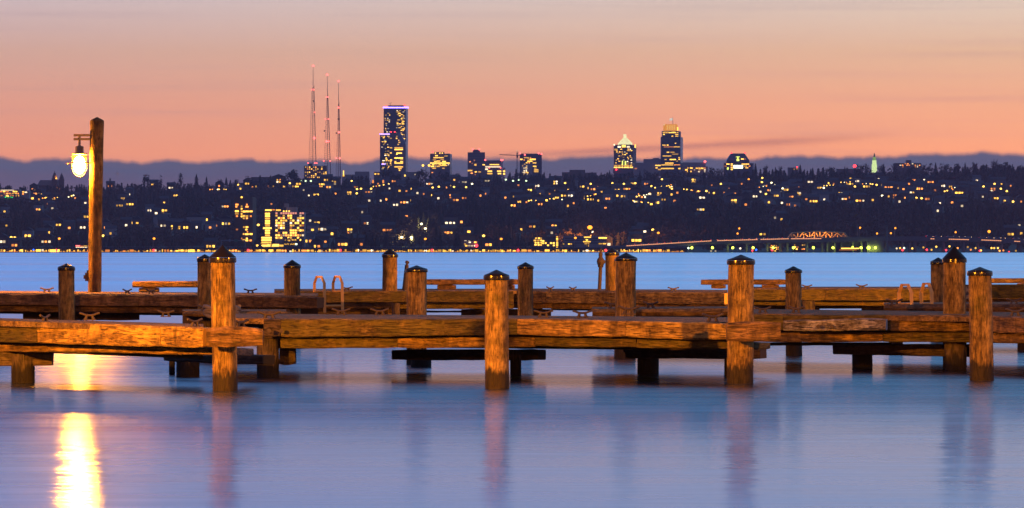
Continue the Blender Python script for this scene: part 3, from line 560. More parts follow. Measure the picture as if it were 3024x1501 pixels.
# ridge apartment right
d = 5300.
t_ = tower('apartment_block', 'low dark apartment block on the ridge right of the green spire', 2642, 2720, 482, d, M['tower_brown'], depth=20, cat='building')
block(t_, 'roof_plant', 2677, 2692, 473, 482, d, M['tower_brown'], 10, 2)
wins(t_, rand_rows(2655, 2718, 484, 497, 4.5, .45, 2.5, 5, 'oow'), d, 2.6)
t_ = tower('low_building', 'small flat building with lit windows right of the mansard block', 2328, 2358, 495, d, M['tower_brown'], depth=15, cat='building'); wins(t_, [(2344, 2347, 500), (2352, 2355, 499)], d, 2.5); beacon(t_, 2354, 494, d, .8)
t_ = tower('low_building', 'long flat building with a red beacon left of the green spire', 2472, 2548, 499, d, M['tower_brown'], depth=15, cat='building'); beacon(t_, 2524, 491, d, 1.9)
MB().tube([S(2524, 500, d), S(2524, 491, d)], .3, 4).build('beacon_mast', M['pole'], t_)
# church left
d = 4900.; u = d / F; zb = 45.
t_ = thing('church', S(150, 560, d), 'dark church with twin spires beside the dock lamp', 'church')
M['church'] = plain('church_stone', (.20, .10, .08), .9)
x0, x1 = S(112, 0, d).x, S(172, 0, d).x; z0, z1 = S(0, 548, d).z, S(0, 532, d).z
MB().b2((x0, d, zb), (x1, d + 16, z0)).build('nave', M['church'], t_)
MB().add([(x0 - 1, d - 1, z0), (x1, d - 1, z0), (x1, d + 17, z0), (x0 - 1, d + 17, z0), (x0 + 1.5, d + 8, z1), (x1, d + 8, z1)], [(0, 1, 5, 4), (2, 3, 4, 5), (0, 4, 3), (1, 2, 5), (3, 2, 1, 0)]).build('roof', M['church'], t_)
for cx, yt in ((161, 505), (182, 510)):
    q = S(cx, 552, d - 3); h = (552 - yt) * u
    MB().b2((q.x - 7.5 * u, d - 6, zb), (q.x + 7.5 * u, d - .5, q.z + h * .55)).build('spire', M['church'], t_)
    MB().lathe([(6.4 * u, h * .55), (6.2 * u, h * .68), (4.2 * u, h * .76), (3.4 * u, h * .84), (1.2 * u, h * .9), (.4 * u, h)], q, 8, False).build('belfry', M['church'], t_)
wins(t_, [(163, 168, 524, 'o', 9), (164.5, 168.5, 527, 'y', 4)], d - 6, name='belfry_light')
wins(t_, [(166, 170, 556, 'o'), (176, 180, 558, 'o')], d - 6.2, 4)
# left lit apartments
d = 4300.
t_ = tower('apartment_block', 'low cream apartment block lit orange at the left edge, green light below', -20, 58, 560, d, M['tower_pale'], depth=15, base=30, cat='building')
wins(t_, rand_rows(0, 57, 566, 582, 6, .75, 3, 7, 'ooyo') + [(2, 40, 562, 'w', 2)], d, 3.2); wins(t_, [(15, 38, 583, 'e', 2.6), (18, 26, 579, 'Y', 5)], d - .5, name='sign_light')
WIN.append((25, 575, d, 48))
t_ = tower('apartment_block', 'small cream lit block right of the left edge apartments', 64, 86, 563, d, M['tower_pale'], depth=12, base=30, cat='building'); wins(t_, [(66, 71, 567), (73, 80, 568, 'w'), (66, 70, 573, 'o')], d, 3); WIN.append((76, 570, d, 12))
# apartment under masts
d = 4800.
t_ = tower('apartment_tower', 'brown apartment block with many small lit windows under the radio masts', 898, 964, 490, d, M['tower_brown'], depth=18, cat='building')
block(t_, 'roof_plant', 910, 921, 483, 490, d, M['tower_brown'], 8, 2)
wl = []
for y in (494, 499.5, 504, 509, 514, 519, 524):
    for x in range(901, 962, 6):
        if random.random() < .52: wl.append((x + random.uniform(-.6, .6), x + 3, y, random.choice('yyyo')))
wins(t_, wl[:70], d, 2.6)
# ridge low buildings with lights under the masts and beyond
for i, (x0, x1, y, lab, mat, lights) in enumerate((
        (1010, 1048, 516, 'low pale flat building behind the right radio mast', 'tower_pale', [(1012, 1017, 520, 'y'), (1013, 1016, 512, 'Y', 16)]),
        (1048, 1090, 507, 'low pinkish building left of the violet-topped towers', 'tower_pale', []),
        (1098, 1136, 535, 'low building with an orange glowing facade under the violet-topped towers', 'tower_brown', [(1099, 1134, 536.5, 'o', 9)]),
        (1104, 1126, 508, 'small dark roof with two lit windows left of the violet-topped towers', 'tower_brown', [(1106, 1111, 514, 'y', 4), (1115, 1120, 514, 'y', 4)]),
        (1188, 1236, 508, 'pinkish low building right of the violet-topped towers', 'tower_pale', [(1225, 1229, 516, 'w'), (1194, 1198, 519, 'Y', 5)]),
        (950, 1000, 530, 'long low building with a lit band below the radio masts', 'tower_brown', [(945, 962, 537, 'Y', 6), (968, 975, 530, 'y', 5), (980, 1000, 538, 'w', 3), (955, 960, 526, 'o')]),
        (742, 830, 523, 'long brown flat-roofed block on the left ridge', 'tower_brown', [(826, 836, 530, 'y')]))):
    d = 4720. - i * 7
    t_ = tower('low_building', lab, x0, x1, y, d, M[mat], depth=14, cat='building'); wins(t_, lights, d, 3)
    for l in lights: WIN.append(((l[0] + l[1]) / 2, l[2], d, (l[1] - l[0]) / 2 + 2))
# radio masts
def radio_mast(lab, tip, waist, base, lx, rx, lights, dots, d):
    t_ = thing('radio_mast', S((base[0] + base[2]) / 2, base[1], d), lab, 'radio mast')
    top = S(*tip, d); wst = S(*waist, d)
    MB().tube([top, wst], .18, 5, .3).build('antenna', M['mast'], t_)
    a0, a1 = S(lx[0], waist[1] + 8, d), S(base[0], base[1], d); b0, b1 = S(rx[0], waist[1], d), S(base[2], base[1], d)
    c0, c1 = (a0 + b0) / 2 + Vector((0, 1, 0)), (a1 + b1) / 2 + Vector((0, 7, 0))
    MB().tube([a0, a1], .12, 4).build('leg', M['mast'], t_); MB().tube([b0, b1], .34, 4).build('leg', M['mast'], t_); MB().tube([c0, c1], .2, 4).build('leg', M['mast'], t_)
    br = MB(); k = 40
    for i in range(k):
        u0, u1 = i / k, (i + 1) / k
        for (p0, p1), (q0, q1) in (((a0, a1), (b0, b1)), ((b0, b1), (c0, c1)), ((c0, c1), (a0, a1))):
            br.tube([p0.lerp(p1, u0), q0.lerp(q1, u0)], .06, 3); br.tube([p0.lerp(p1, u0), q0.lerp(q1, u1)], .05, 3)
    br.build('bracing', M['mast'], t_)
    for x, y, r in lights: beacon(t_, x, y, d - 2, r, 'R')
    for x, y in dots: MB().ball(S(x, y, d), .9, 5).build('dish', M['mast'], t_)
M['mast'] = plain('mast_steel', (.16, .06, .05), .6, .3)
MD = 4900.
radio_mast('tallest lattice radio mast, leftmost of three with red beacons', (925, 195), (924.5, 253), (911, 505, 934), (921, 0), (927, 0), [(925, 195, 1.0), (920.5, 265, .65), (927, 265, .65), (929, 332, .6), (928, 408, 1.25), (910, 482, .7), (930, 482, .7), (935, 482, .7)], [(926, 299)], MD)
radio_mast('middle lattice radio mast of three with red beacons', (966.5, 221), (967, 278), (956, 525, 977), (965, 0), (968, 0), [(966.5, 221, 1.05), (965, 287, .75), (968.5, 287, .65), (961, 352, .65), (970, 352, .65), (964.5, 418, 1.3), (971, 418, .8), (956, 475.5, .7), (975, 475.5, .7)], [(958, 387)], MD + 20)
radio_mast('shortest lattice radio mast, rightmost of three with red beacons', (1000, 240), (1000, 300), (992, 525, 1006), (999, 0), (1001, 0), [(1000, 240, .95), (1000, 318, .9), (1001, 391, 1.05), (993, 467.5, .8), (1003.5, 467.5, .95)], [(999, 352), (1001.5, 352), (993, 393)], MD + 40)
# dark highrise on the slope
d = 3080.
t_ = tower('apartment_tower', 'tall dark brown apartment tower on the wooded slope left of the pale highrise', 692, 744, 582, d, M['house'][1], side=755, depth=18, base=1.0, cat='building', sidemat=M['house'][1])
gx_ = lambda x: 560 + x / 5.152
W_ = [(697, 742, 230, 'o'), (697, 725, 262, 'o'), (692, 745, 330), (692, 745, 368), (705, 735, 405, 'o'), (780, 803, 118), (780, 803, 255), (780, 803, 293), (780, 803, 332), (780, 803, 372), (780, 803, 410), (808, 855, 335), (858, 903, 333, 'Y'), (910, 957, 333), (810, 838, 402), (848, 890, 405), (918, 945, 405, 'o'), (810, 838, 437), (858, 885, 437, 'o'), (815, 838, 572), (853, 892, 572), (848, 878, 610), (705, 735, 608, 'o'), (810, 835, 678), (843, 898, 680, 'Y'), (910, 957, 678), (780, 800, 745, 'o'), (858, 885, 745, 'Y'), (805, 845, 770), (850, 890, 775), (910, 945, 775, 'o'), (862, 880, 230, 'o'), (850, 895, 262, 'o'), (870, 890, 645, 'o')]
wins(t_, [(gx_(a), gx_(b), gx_(y), *(c or ('y',)), 4.6) for a, b, y, *c in W_], d)
WIN.append((722, 650, d, 36))
# pale lit highrise
d = 3060.
t_ = tower('apartment_tower', 'pale lit highrise with a grid of windows near the far shore', 812, 899, 627, d, M['tower_pale'], depth=16, base=1.0, cat='building')
block(t_, 'roof_plant', 845, 876, 612, 627, d, M['tower_pale'], 8, 3); block(t_, 'stair_head', 838, 851, 601, 612, d, M['tower_pale'], 6, 5)
block(t_, 'west_wing', 778, 811.6, 622, 730, d, M['tower_dark'], 14, 1)
# window grid: recessed dark panes, lit ones bright
M['pane'] = plain('dark_pane', (.03, .03, .045), .3)
rows = [630 + i * 7.25 for i in range(11)]
for j, y in enumerate(rows):
    mb = MB()
    for i in range(12):
        x = 814 + i * 7.1; p, q = S(x, y + 2.2, d), S(x + 5, y - 2.2, d); mb.b2((p.x, d - .12, p.z), (q.x, d + .05, q.z))
    mb.build('window_row', M['pane'], t_)
    for i in range(12):
        x = 814 + i * 7.1
        pr = .95 if j in (9, ) else .34 + .02 * j + (.25 if i > 8 and j < 5 else 0)
        if j == 0: cc = 'N' if random.random() < .8 else None
        else: cc = random.choice('yyyYYwo') if random.random() < pr else None
        if cc: wins(t_, [(x - .2, x + 5.2, y, cc, 4.9)], d - .15)
for i, y in enumerate([631.5 + k * 7.1 for k in range(14)]):
    wd = (783, 797) if i not in (6, 10, 11, 12) else (772 + 5 * (i == 6), 802)
    wins(t_, [(wd[0] - (4 if i == 12 else 0), wd[1], y, 'Y' if i in (6, 10, 11) else 'y', 5)], d + .9, name='stair_window')
wins(t_, [(783, 802, 621, 'y', 4), (804, 812, 620, 'o', 3.4), (815, 829, 621, 'y', 4.4), (836, 840, 624, 'Y', 4), (844, 848, 624, 'Y', 4), (852, 856, 624, 'Y', 4)], d - .3, name='roof_lamp')
wins(t_, [(752, 790, 726, 'Y', 6.5), (790, 824, 725, 'Y', 8), (825, 837, 726, 'y', 6)], d - 8, name='lobby_window'); block(t_, 'lobby', 748, 838, 720, 733, d - 7.9, M['tower_dark'], 8)
block(t_, 'podium', 838.4, 893, 706, 733, d - 6, M['tower_dark'], 8); wins(t_, [(840, 853, 721), (856, 870, 721), (872, 878, 721.5, 'g'), (841, 845, 709), (850, 857, 710), (861, 867, 709), (870, 875, 709), (885, 889, 709)], d - 6, 4.4)
WIN.append((836, 675, d, 68))
# shore blocks mid
d = 3030.
t_ = tower('apartment_block', 'grey four-storey block on the far shore under the pyramid tower', 1665, 1792, 697, d, M['stone_grey'], depth=14, base=.8, cat='building')
wins(t_, [(1725, 1745, 701), (1768, 1792, 703), (1722, 1744, 714), (1726, 1740, 720), (1768, 1778, 720), (1780, 1790, 720), (1662, 1666, 721), (1678, 1682, 721), (1684, 1689, 721), (1733, 1739, 727), (1730, 1736, 709)], d, 3.4)
for y in (704, 711, 718): MB().b2(S(1667, y + 1.2, d) - Vector((0, .1, 0)), S(1790, y - 1.2, d) + Vector((0, .02, 0))).build('window_strip', M['pane'], t_)
WIN.append((1728, 712, d, 66))
t_ = tower('apartment_block', 'small dark shore block with amber lit balconies left of the orange stair tower', 1572, 1640, 700, d, M['house'][3], depth=12, base=.8, cat='building')
wins(t_, rand_rows(1576, 1600, 704, 730, 6.5, .8, 4, 8, 'yYy') + rand_rows(1600, 1638, 712, 730, 6.5, .6, 4, 8, 'yY'), d, 4.4); WIN.append((1605, 716, d, 36))
t_ = tower('stair_tower', 'narrow orange lit stair tower on the far shore', 1641, 1650, 696, d - 2, M['house'][3], depth=5, base=.8)
wins(t_, [(1642.5, 1648, y, 'y', 4) for y in (700, 706, 712, 718, 724, 730)], d - 2); WIN.append((1645, 712, d, 6))
t_ = tower('low_building', 'low red neon-lit shop by the lake left of the dock lamp', 222, 262, 724, 3005., M['house'][3], depth=8, base=.8, cat='building'); wins(t_, [(224, 236, 726.5, 'R', 3), (238, 246, 728, 'o', 3), (247, 258, 727, 'y', 3.6), (224, 258, 731, 'w', 2)], 3005.); WIN.append((240, 727, 3005., 22))
t_ = tower('low_building', 'low wide building in white floodlight on the far shore, middle of photo', 1370, 1412, 712, 3012., M['tower_pale'], depth=10, base=.8, cat='building'); wins(t_, rand_rows(1370, 1410, 716, 730, 5, .55, 3, 8, 'wwy'), 3012., 3.4); beacon(t_, 1407, 726, 3010., 1.0); WIN.append((1390, 722, 3012., 25))
# road sign gantry
d = 2992.; t_ = thing('sign_gantry', S(653, 745, d), 'grey overhead road sign gantry on the far shore road', 'sign gantry')
MB().tube([S(653, 745, d), S(653, 710.5, d)], .3, 5).tube([S(724, 745, d), S(724, 710.5, d)], .3, 5).build('post', M['stone_grey'], t_)
MB().tube([S(652, 710.5, d), S(725, 710.5, d)], .28, 5).build('crossbar', M['stone_grey'], t_)
block(t_, 'sign_panel', 692, 702, 707, 714, d - 1, plain('green_sign_panel', (.05, .16, .11)), .2); block(t_, 'signal_head', 676, 681, 706, 714, d - 1, M['stone_grey'], .5)

# ------------------------------------------------------------------ floating bridge (low, full width) and elevated bridge
BD = 2955.
M['conc_dark'] = plain('dark_bridge_concrete', (.055, .052, .06), .9)
M['conc'] = plain('bridge_concrete', (.13, .125, .14), .85)
t_ = thing('floating_bridge', S(900, 746, BD), 'long low floating bridge with glowing amber gaps along the far shore', 'bridge')
x0, x1 = S(-500, 0, BD).x, S(2030, 0, BD).x; zw = lambda y: S(0, y, BD).z
MB().b2((x0, BD, -1), (x1, BD + 12, zw(744.6))).build('pontoon', M['conc_dark'], t_)
MB().b2((x0, BD, zw(735.6)), (x1, BD + 12, zw(731.5))).build('deck', M['conc_dark'], t_)
MB().b2((x0, BD + 6, zw(744.6)), (x1, BD + 6.4, zw(735.6))).build('back_wall', plain('amber_lit_wall_paint', (.45, .38, .26)), t_)
rl = MB(); x = x0
rl.b2((x0, BD + .1, zw(728.4)), (x1, BD + .3, zw(728.0)))
while x < x1: rl.b2((x, BD + .1, zw(731.5)), (x + .22, BD + .3, zw(728.2))); x += 1.55
rl.build('railing', M['stone_grey'], t_)
clm = MB(); x = x0
while x < x1: clm.b2((x, BD + .3, zw(744.6)), (x + .5, BD + 5.9, zw(735.6))); x += random.uniform(3.5, 6)
clm.build('column_row', M['conc_dark'], t_)
segs = []; px = -20.
while px < 2020:
    wpx = random.choice([2, 2.5, 3, 3, 4, 5, 8, 14]); hh = random.uniform(1.8, 8.4) if wpx < 9 else random.uniform(6, 8)
    if random.random() < .92: segs.append((px, px + wpx, 744.4 - hh / 2, random.choice('yyyYow' if wpx < 9 else 'yyo'), hh))
    px += wpx + random.choice([.5, .8, 1, 1.5, 2, 4, 9])
segs.sort(key=lambda e: -(e[1] - e[0]) * e[4])
for e in segs[:100]:
    p, q = S(e[0], e[2] + e[4] / 2, BD), S(e[1], e[2] - e[4] / 2, BD); MB().b2((p.x, BD + .7, p.z), (q.x, BD + 1.0, q.z)).build('light_panel', EC[e[3]], t_)
rest = MB()
for e in segs[100:]:
    p, q = S(e[0], e[2] + e[4] / 2, BD), S(e[1], e[2] - e[4] / 2, BD); rest.b2((p.x, BD + .7, p.z), (q.x, BD + 1.0, q.z))
tag(rest.build('small_light_panels', EC['y'], t_), kind='stuff')
rest = MB(); px = 0.
while px < 2020:                     # low glow strip along the waterline
    l = random.uniform(20, 90); p, q = S(px, 744.6, BD), S(px + l, 742.6, BD); rest.b2((p.x, BD + .4, p.z), (q.x, BD + .6, q.z)); px += l + random.uniform(3, 30)
tag(rest.build('kerb_lights', EC['o'], t_), kind='stuff')
for x in (167, 454, 733, 1005, 1276, 1530, 1789): beacon(t_, x, 739.5, BD - .5, .75)
MB().ball(S(99, 738, BD - .5), .55, 6).build('beacon', EC['b'], t_)
# elevated bridge
ED = 2970.
def deckline(px):
    return float(np.interp(px, [1780, 1850, 2104, 2327, 2424, 2600, 2750, 2900, 3024, 3300], [730, 727, 712, 706, 705.5, 702, 701.5, 705, 710, 724]))
t_ = thing('highway_bridge', S(2300, 746, ED), 'long grey elevated highway bridge curving down at both ends right of centre', 'bridge')
mb = MB(); rm = MB(); pxs = list(range(1780, 3301, 20))
for a, b in zip(pxs[:-1], pxs[1:]):
    za, zb_ = S(a, deckline(a), ED).z, S(b, deckline(b), ED).z; xa, xb = S(a, 0, ED).x, S(b, 0, ED).x
    th = 2.1 if a > 1900 else 1.0
    mb.hexa([(xa, ED, za - th), (xb, ED, zb_ - th), (xb, ED + 14, zb_ - th), (xa, ED + 14, za - th), (xa, ED, za), (xb, ED, zb_), (xb, ED + 14, zb_), (xa, ED + 14, za)])
    rm.hexa([(xa, ED + .1, za), (xb, ED + .1, zb_), (xb, ED + .3, zb_), (xa, ED + .3, za), (xa, ED + .1, za + .7), (xb, ED + .1, zb_ + .7), (xb, ED + .3, zb_ + .7), (xa, ED + .3, za + .7)])
mb.build('deck', M['conc'], t_); rm.build('parapet', M['conc'], t_)
for px in (2150, 2206, 2267, 2305, 2326, 2384, 2430, 2444, 2466, 2487, 2520, 2545, 2668, 2688, 2705, 2733, 2788, 2848, 2890, 2960, 3015):
    q = S(px, 0, ED); MB().b2((q.x - .55, ED + 1.5, -1), (q.x + .55, ED + 12, S(px, deckline(px), ED).z - 2.4)).build('column', M['conc'], t_)
    q2 = S(px, deckline(px), ED).z - 2.12; MB().b2((q.x - 2.2, ED + 1, q2 - .6), (q.x + 2.2, ED + 12.5, q2 + .02 - .05)).build('column_head', M['conc'], t_)
a, b = S(2561, 742, ED), S(2610, 716, ED); MB().b2((a.x, ED + .6, -1), (b.x, ED + 13, S(2585, deckline(2585), ED).z - 2.2)).build('abutment', M['conc'], t_)
a, b = S(2440, 742, ED), S(2556, 716, ED); MB().b2((a.x, ED + 12.6, -1), (b.x, ED + 13.4, b.z)).build('back_wall', M['conc'], t_)
sm = MB(); sm.b2((S(1990, 0, ED).x, ED - 4, -1), (S(3300, 0, ED).x, ED + 20, zw(744.2))); sm.build('shore_wall', M['conc_dark'], t_)
# glowing strips added along the parapet in place of car light trails
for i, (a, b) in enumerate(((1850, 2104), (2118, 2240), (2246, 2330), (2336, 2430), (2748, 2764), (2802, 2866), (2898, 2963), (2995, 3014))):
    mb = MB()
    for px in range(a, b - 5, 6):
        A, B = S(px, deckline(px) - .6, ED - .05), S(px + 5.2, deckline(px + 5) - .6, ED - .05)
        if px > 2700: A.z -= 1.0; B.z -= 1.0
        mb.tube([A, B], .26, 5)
    mb.build('light_trail_strip', EC['p'], t_)
# truss span
ty = lambda px: float(np.interp(px, [2327, 2341, 2380, 2409, 2440, 2494, 2507], [706, 688.5, 685, 683.5, 684, 687.5, 704]))
tr = thing('truss_span', S(2415, 706, ED), 'orange lit steel truss span standing on the highway bridge', 'truss')
M['truss'] = plain('painted_truss_steel', (.55, .34, .15), .6)
nodes = [2327, 2341, 2359, 2377, 2395, 2409, 2425, 2443, 2461, 2478, 2494, 2507]
for dy, nm in ((.8, 'near_truss'), (13.2, 'far_truss')):
    mb = MB()
    for i in range(len(nodes) - 1):
        a, b = nodes[i], nodes[i + 1]; A, B = S(a, ty(a), ED), S(b, ty(b), ED); A.y = B.y = ED + dy; mb.tube([A, B], .36, 4)
        A2 = S(a, deckline(a), ED); B2 = S(b, deckline(b), ED); A2.y = B2.y = ED + dy
        if 0 < i: mb.tube([A, A2], .22, 4)
        if 0 < i < len(nodes) - 2: mb.tube([A, B2] if i % 2 else [A2, B], .22, 4)
    mb.build(nm, M['truss'], tr)
mb = MB()
for a in nodes[1:-1]: p, q = S(a, ty(a), ED), S(a, ty(a), ED); p.y = ED + .8; q.y = ED + 13.2; mb.tube([p, q], .2, 4)
mb.build('cross_brace', M['truss'], tr)
# concrete pylons by the bridge
for x0, x1, y, lab in ((2616, 2622, 668, 'tall thin pale pylon right of the green lit bridge wall'), (2530.5, 2534, 669, 'short thin pale pylon behind the bridge left of the tall one')):
    q = S((x0 + x1) / 2, 746, ED - 2 if x0 > 2600 else ED + 18); t_ = thing('pylon', Vector((q.x, q.y, -.5)), lab, 'pylon'); h = S(0, y, q.y).z
    wd = (x1 - x0) / 2 * q.y / F
    MB().lathe([(wd * 1.7, -.5), (wd, h * .6), (wd * .8, h - .3), (wd * .9, h)], (q.x, q.y, 0), 8).build('shaft', M['conc'], t_)
    MB().box((q.x, q.y, h + .25), (wd * 2.4, wd * 2.4, .5)).build('pylon_head', M['conc'], t_)
# flood lamps along the bridge foot
for i, px in enumerate((2043, 2104, 2164, 2224, 2283, 2343, 2402, 2460, 2518, 2543, 2565, 2585)):
    b = Vector((S(px, 0, ED - 3).x, ED - 3, zw(744.2))); p = S(px, 732, ED - 3)
    t_ = thing('flood_lamp', b, None, 'flood lamp', 'yellow-green flood lamps along the bridge foot'); PENDING.append((t_, 'yellow-green flood lamp glowing in front of the highway bridge foot', px))
    MB().tube([b, p], .12, 5).build('pole', M['pole'], t_); MB().ball(p, .8 if px != 2565 else 1.1, 6).build('bulb', LAMP['K'], t_)
    MB().box(p + Vector((0, 0, 1.0)), (.9, .6, .2)).build('lamp_hood', M['pole'], t_); point(p + Vector((0, 1.2, -.3)), (.75, 1, .08), 750, t_, .3)
for px, py in ((2183, 675), (2410, 689), (2540, 673), (2644, 674), (2631, 689), (2921, 684), (2822, 686), (2178, 690), (2590, 690)):
    dd = ED + 7; zb_ = S(px, deckline(px), ED).z; p = S(px, py, dd)
    t_ = thing('street_lamp', (p.x - .5, dd, zb_), None, 'street lamp', 'orange lamps standing on the highway bridge'); PENDING.append((t_, 'orange street lamp standing on the highway bridge deck', px))
    MB().tube([(p.x - .5, dd, zb_), (p.x - .5, dd, p.z + .4), (p.x, dd, p.z + .5)], .12, 5).build('pole', M['pole'], t_); MB().ball(p, .6 if py != 684 else .95, 6).build('bulb', LAMP['O'], t_)
    MB().box(p + Vector((0, 0, .9)), (.8, .5, .15)).build('lamp_hood', M['pole'], t_)
    if 2327 < px < 2507: point(p + Vector((-5, -1.2, -.8)), (1, .42, .06), 16000, t_, .3); point(p + Vector((7, -1.2, -.8)), (1, .42, .06), 16000, t_, .3)
# cars with lights on, on the bridge deck
M['tyre'] = plain('tyre_rubber', (.02, .02, .02)); M['glass'] = plain('car_glass', (.03, .03, .04), .1)
CARC = [('white', (.7, .7, .7)), ('silver', (.4, .4, .42)), ('dark', (.05, .05, .06)), ('red', (.35, .03, .03)), ('blue', (.05, .08, .2))]
M['car'] = {k: plain('car_paint_' + k, v, .3, 0, .05) for k, v in CARC}
HEAD = emit('headlight_glow', (1, .55, .28), 9.0)
def make_car(p, k):
    t_ = thing('parked_car', p, None, 'car', 'cars on the far bridge')
    x, y, z = p
    MB().prism([(x - 2.2, y - .85), (x + 2.2, y - .85), (x + 2.2, y + .85), (x - 2.2, y + .85)], z + .3, z + .85, [(x - 2.15, y - .8), (x + 2.1, y - .8), (x + 2.1, y + .8), (x - 2.15, y + .8)]).build('body', M['car'][k], t_)
    MB().prism([(x - 1.7, y - .78), (x + 1.0, y - .78), (x + 1.0, y + .78), (x - 1.7, y + .78)], z + .85, z + 1.45, [(x - 1.1, y - .65), (x + .4, y - .65), (x + .4, y + .65), (x - 1.1, y + .65)]).build('cabin', M['glass'], t_)
    for sx in (-1.35, 1.35):
        for sy in (-.8, .8): MB().tube([(x + sx, y + sy - .1, z + .32), (x + sx, y + sy + .1, z + .32)], .32, 10).build('wheel', M['tyre'], t_)
    for sy in (-.55, .55): MB().box((x + 2.2, y + sy, z + .68), (.16, .45, .3)).build('headlight', HEAD, t_); MB().box((x - 2.22, y + sy, z + .72), (.12, .4, .22)).build('taillight', EC['r'], t_)
    return t_
for px in [1880 + i * 23 + random.uniform(-6, 6) for i in range(21)] + [2335, 2362, 2392, 2420, 2745, 2770, 2805, 2822, 2840, 2858, 2902, 2925, 2945, 2958, 3000, 3015]:
    k = random.choice(CARC)[0]; q = S(px, 0, ED + 4)
    t_ = make_car((q.x, ED + 4, S(px, deckline(px), ED).z), k)
    PENDING.append((t_, '%s car with headlights on the high bridge %s' % (k, 'left of the truss' if px < 2327 else 'inside the truss' if px < 2507 else 'right of the tall pylon'), px))
# shoreline lights under the right bridge
for i, (px, py, c) in enumerate(((2648, 734, 'w'), (2658, 733, 'y'), (2670, 733, 'g'), (2694, 734, 'Y'), (2727, 731, 'y'), (2765, 729, 'Y'), (2804, 728, 'Y'), (2751, 738, 'y'), (2828, 733, 'o'), (2858, 730, 'y'), (2867, 738, 'o'), (2881, 733, 'y'), (2928, 733, 'y'), (2936, 733, 'y'), (2947, 733, 'Y'), (2952, 741, 'o'), (2963, 740, 'o'), (3000, 741, 'y'), (2665, 739, 'r'), (2737, 738, 'r'), (2794, 739, 'r'), (2894, 741, 'r'), (2897, 740, 'Y'), (2980, 745, 'r'), (2280, 739, 'r'), (2233, 738, 'b'), (2222, 740, 'r'), (2019, 736, 'g'), (2033, 733, 'g'), (2000, 744, 'w'), (2113, 742, 'w'), (2100, 742, 'w'), (2186, 734, 'w'))):
    dd = ED - 1.5; p = S(px, py, dd); zb_ = zw(744.2)
    t_ = thing('marker_lamp', (p.x, dd, zb_), None, 'marker lamp', 'small shore lamps under the highway bridge')
    cn = {'w': 'white', 'y': 'amber', 'g': 'pale green', 'Y': 'bright amber', 'o': 'orange', 'r': 'red', 'b': 'blue'}[c]
    PENDING.append((t_, 'small %s marker lamp at the waterline by the highway bridge' % cn, px))
    MB().tube([(p.x, dd, min(zb_, p.z - .4)), (p.x, dd, p.z)], .08, 4).build('pole', M['pole'], t_); MB().ball(p, .62, 6).build('bulb', EC[c], t_)
MB_ = None
for i in range(9):
    px = 2292 + (i % 9) * 5 if i < 4 else 2345 + (i - 4) * 5
# lit shop windows seen under the bridge
t_ = tower('low_building', 'low shop with orange windows seen beneath the bridge truss', 2270, 2310, 722, ED + 22, M['house'][3], depth=6, base=.5, cat='building'); wins(t_, rand_rows(2272, 2308, 726, 742, 5, .55, 2, 5, 'oy'), ED + 22, 3)
t_ = tower('low_building', 'low shop with amber windows beneath the middle of the truss span', 2340, 2386, 720, ED + 22, M['house'][3], depth=6, base=.5, cat='building'); wins(t_, rand_rows(2344, 2384, 724, 740, 6, .5, 2, 5, 'yo'), ED + 22, 3)
t_ = thing('ferry_boat', S(2510, 745, ED - 9), 'low boat with a glowing amber cabin moored before the green lit wall', 'boat')
MB().prism([(S(2474, 0, ED - 9).x, ED - 10), (S(2538, 0, ED - 9).x, ED - 10), (S(2541, 0, ED - 9).x, ED - 9), (S(2538, 0, ED - 9).x, ED - 8), (S(2474, 0, ED - 9).x, ED - 8)], -.3, .9).build('hull', M['conc_dark'], t_)
block(t_, 'cabin', 2482, 2537, 731, 740, ED - 9.9, M['conc_dark'], 1.8)
wins(t_, [(2484, 2537, 734, 'Y', 3.2), (2478, 2530, 738.5, 'o', 2)], ED - 10)

# ------------------------------------------------------------------ trees
def tri_mesh(name, V, T, mat, parent=None, loc=None):
    me = bpy.data.meshes.new(name); me.vertices.add(len(V)); me.vertices.foreach_set('co', np.asarray(V, np.float32).ravel())
    nt_ = len(T); me.loops.add(nt_ * 3); me.loops.foreach_set('vertex_index', np.asarray(T, np.int32).ravel())
    me.polygons.add(nt_); me.polygons.foreach_set('loop_start', np.arange(0, nt_ * 3, 3, dtype=np.int32)); me.update(calc_edges=True); me.materials.append(mat)
    o = bpy.data.objects.new(name, me); COL.objects.link(o)
    if parent is not None: o.parent = parent
    if loc is not None: o.location = loc
    return o
def conifer(layers=7, br=8, w=.22, top=1.0, rng=RNG):
    V = []; T = []
    for l in range(layers):
        u = l / layers; z = .08 + .92 * u; r = w * (1 - u) ** .85 * rng.uniform(.8, 1.15) + .012
        for k in range(br):
            a = 2 * PI * (k + rng.random()) / br; rr = r * rng.uniform(.65, 1.2); wd = rr * .55 + .01
            c, s = math.cos(a), math.sin(a); b = len(V); zt = z + .9 / layers * 1.3; zd = z - rr * .35
            V += [(0, 0, min(zt, 1)), (c * rr - s * wd, s * rr + c * wd, zd + .02), (c * rr * 1.15, s * rr * 1.15, zd), (c * rr + s * wd, s * rr - c * wd, zd + .02)]
            T += [(b, b + 1, b + 2), (b, b + 2, b + 3)]
    return np.array(V), np.array(T)
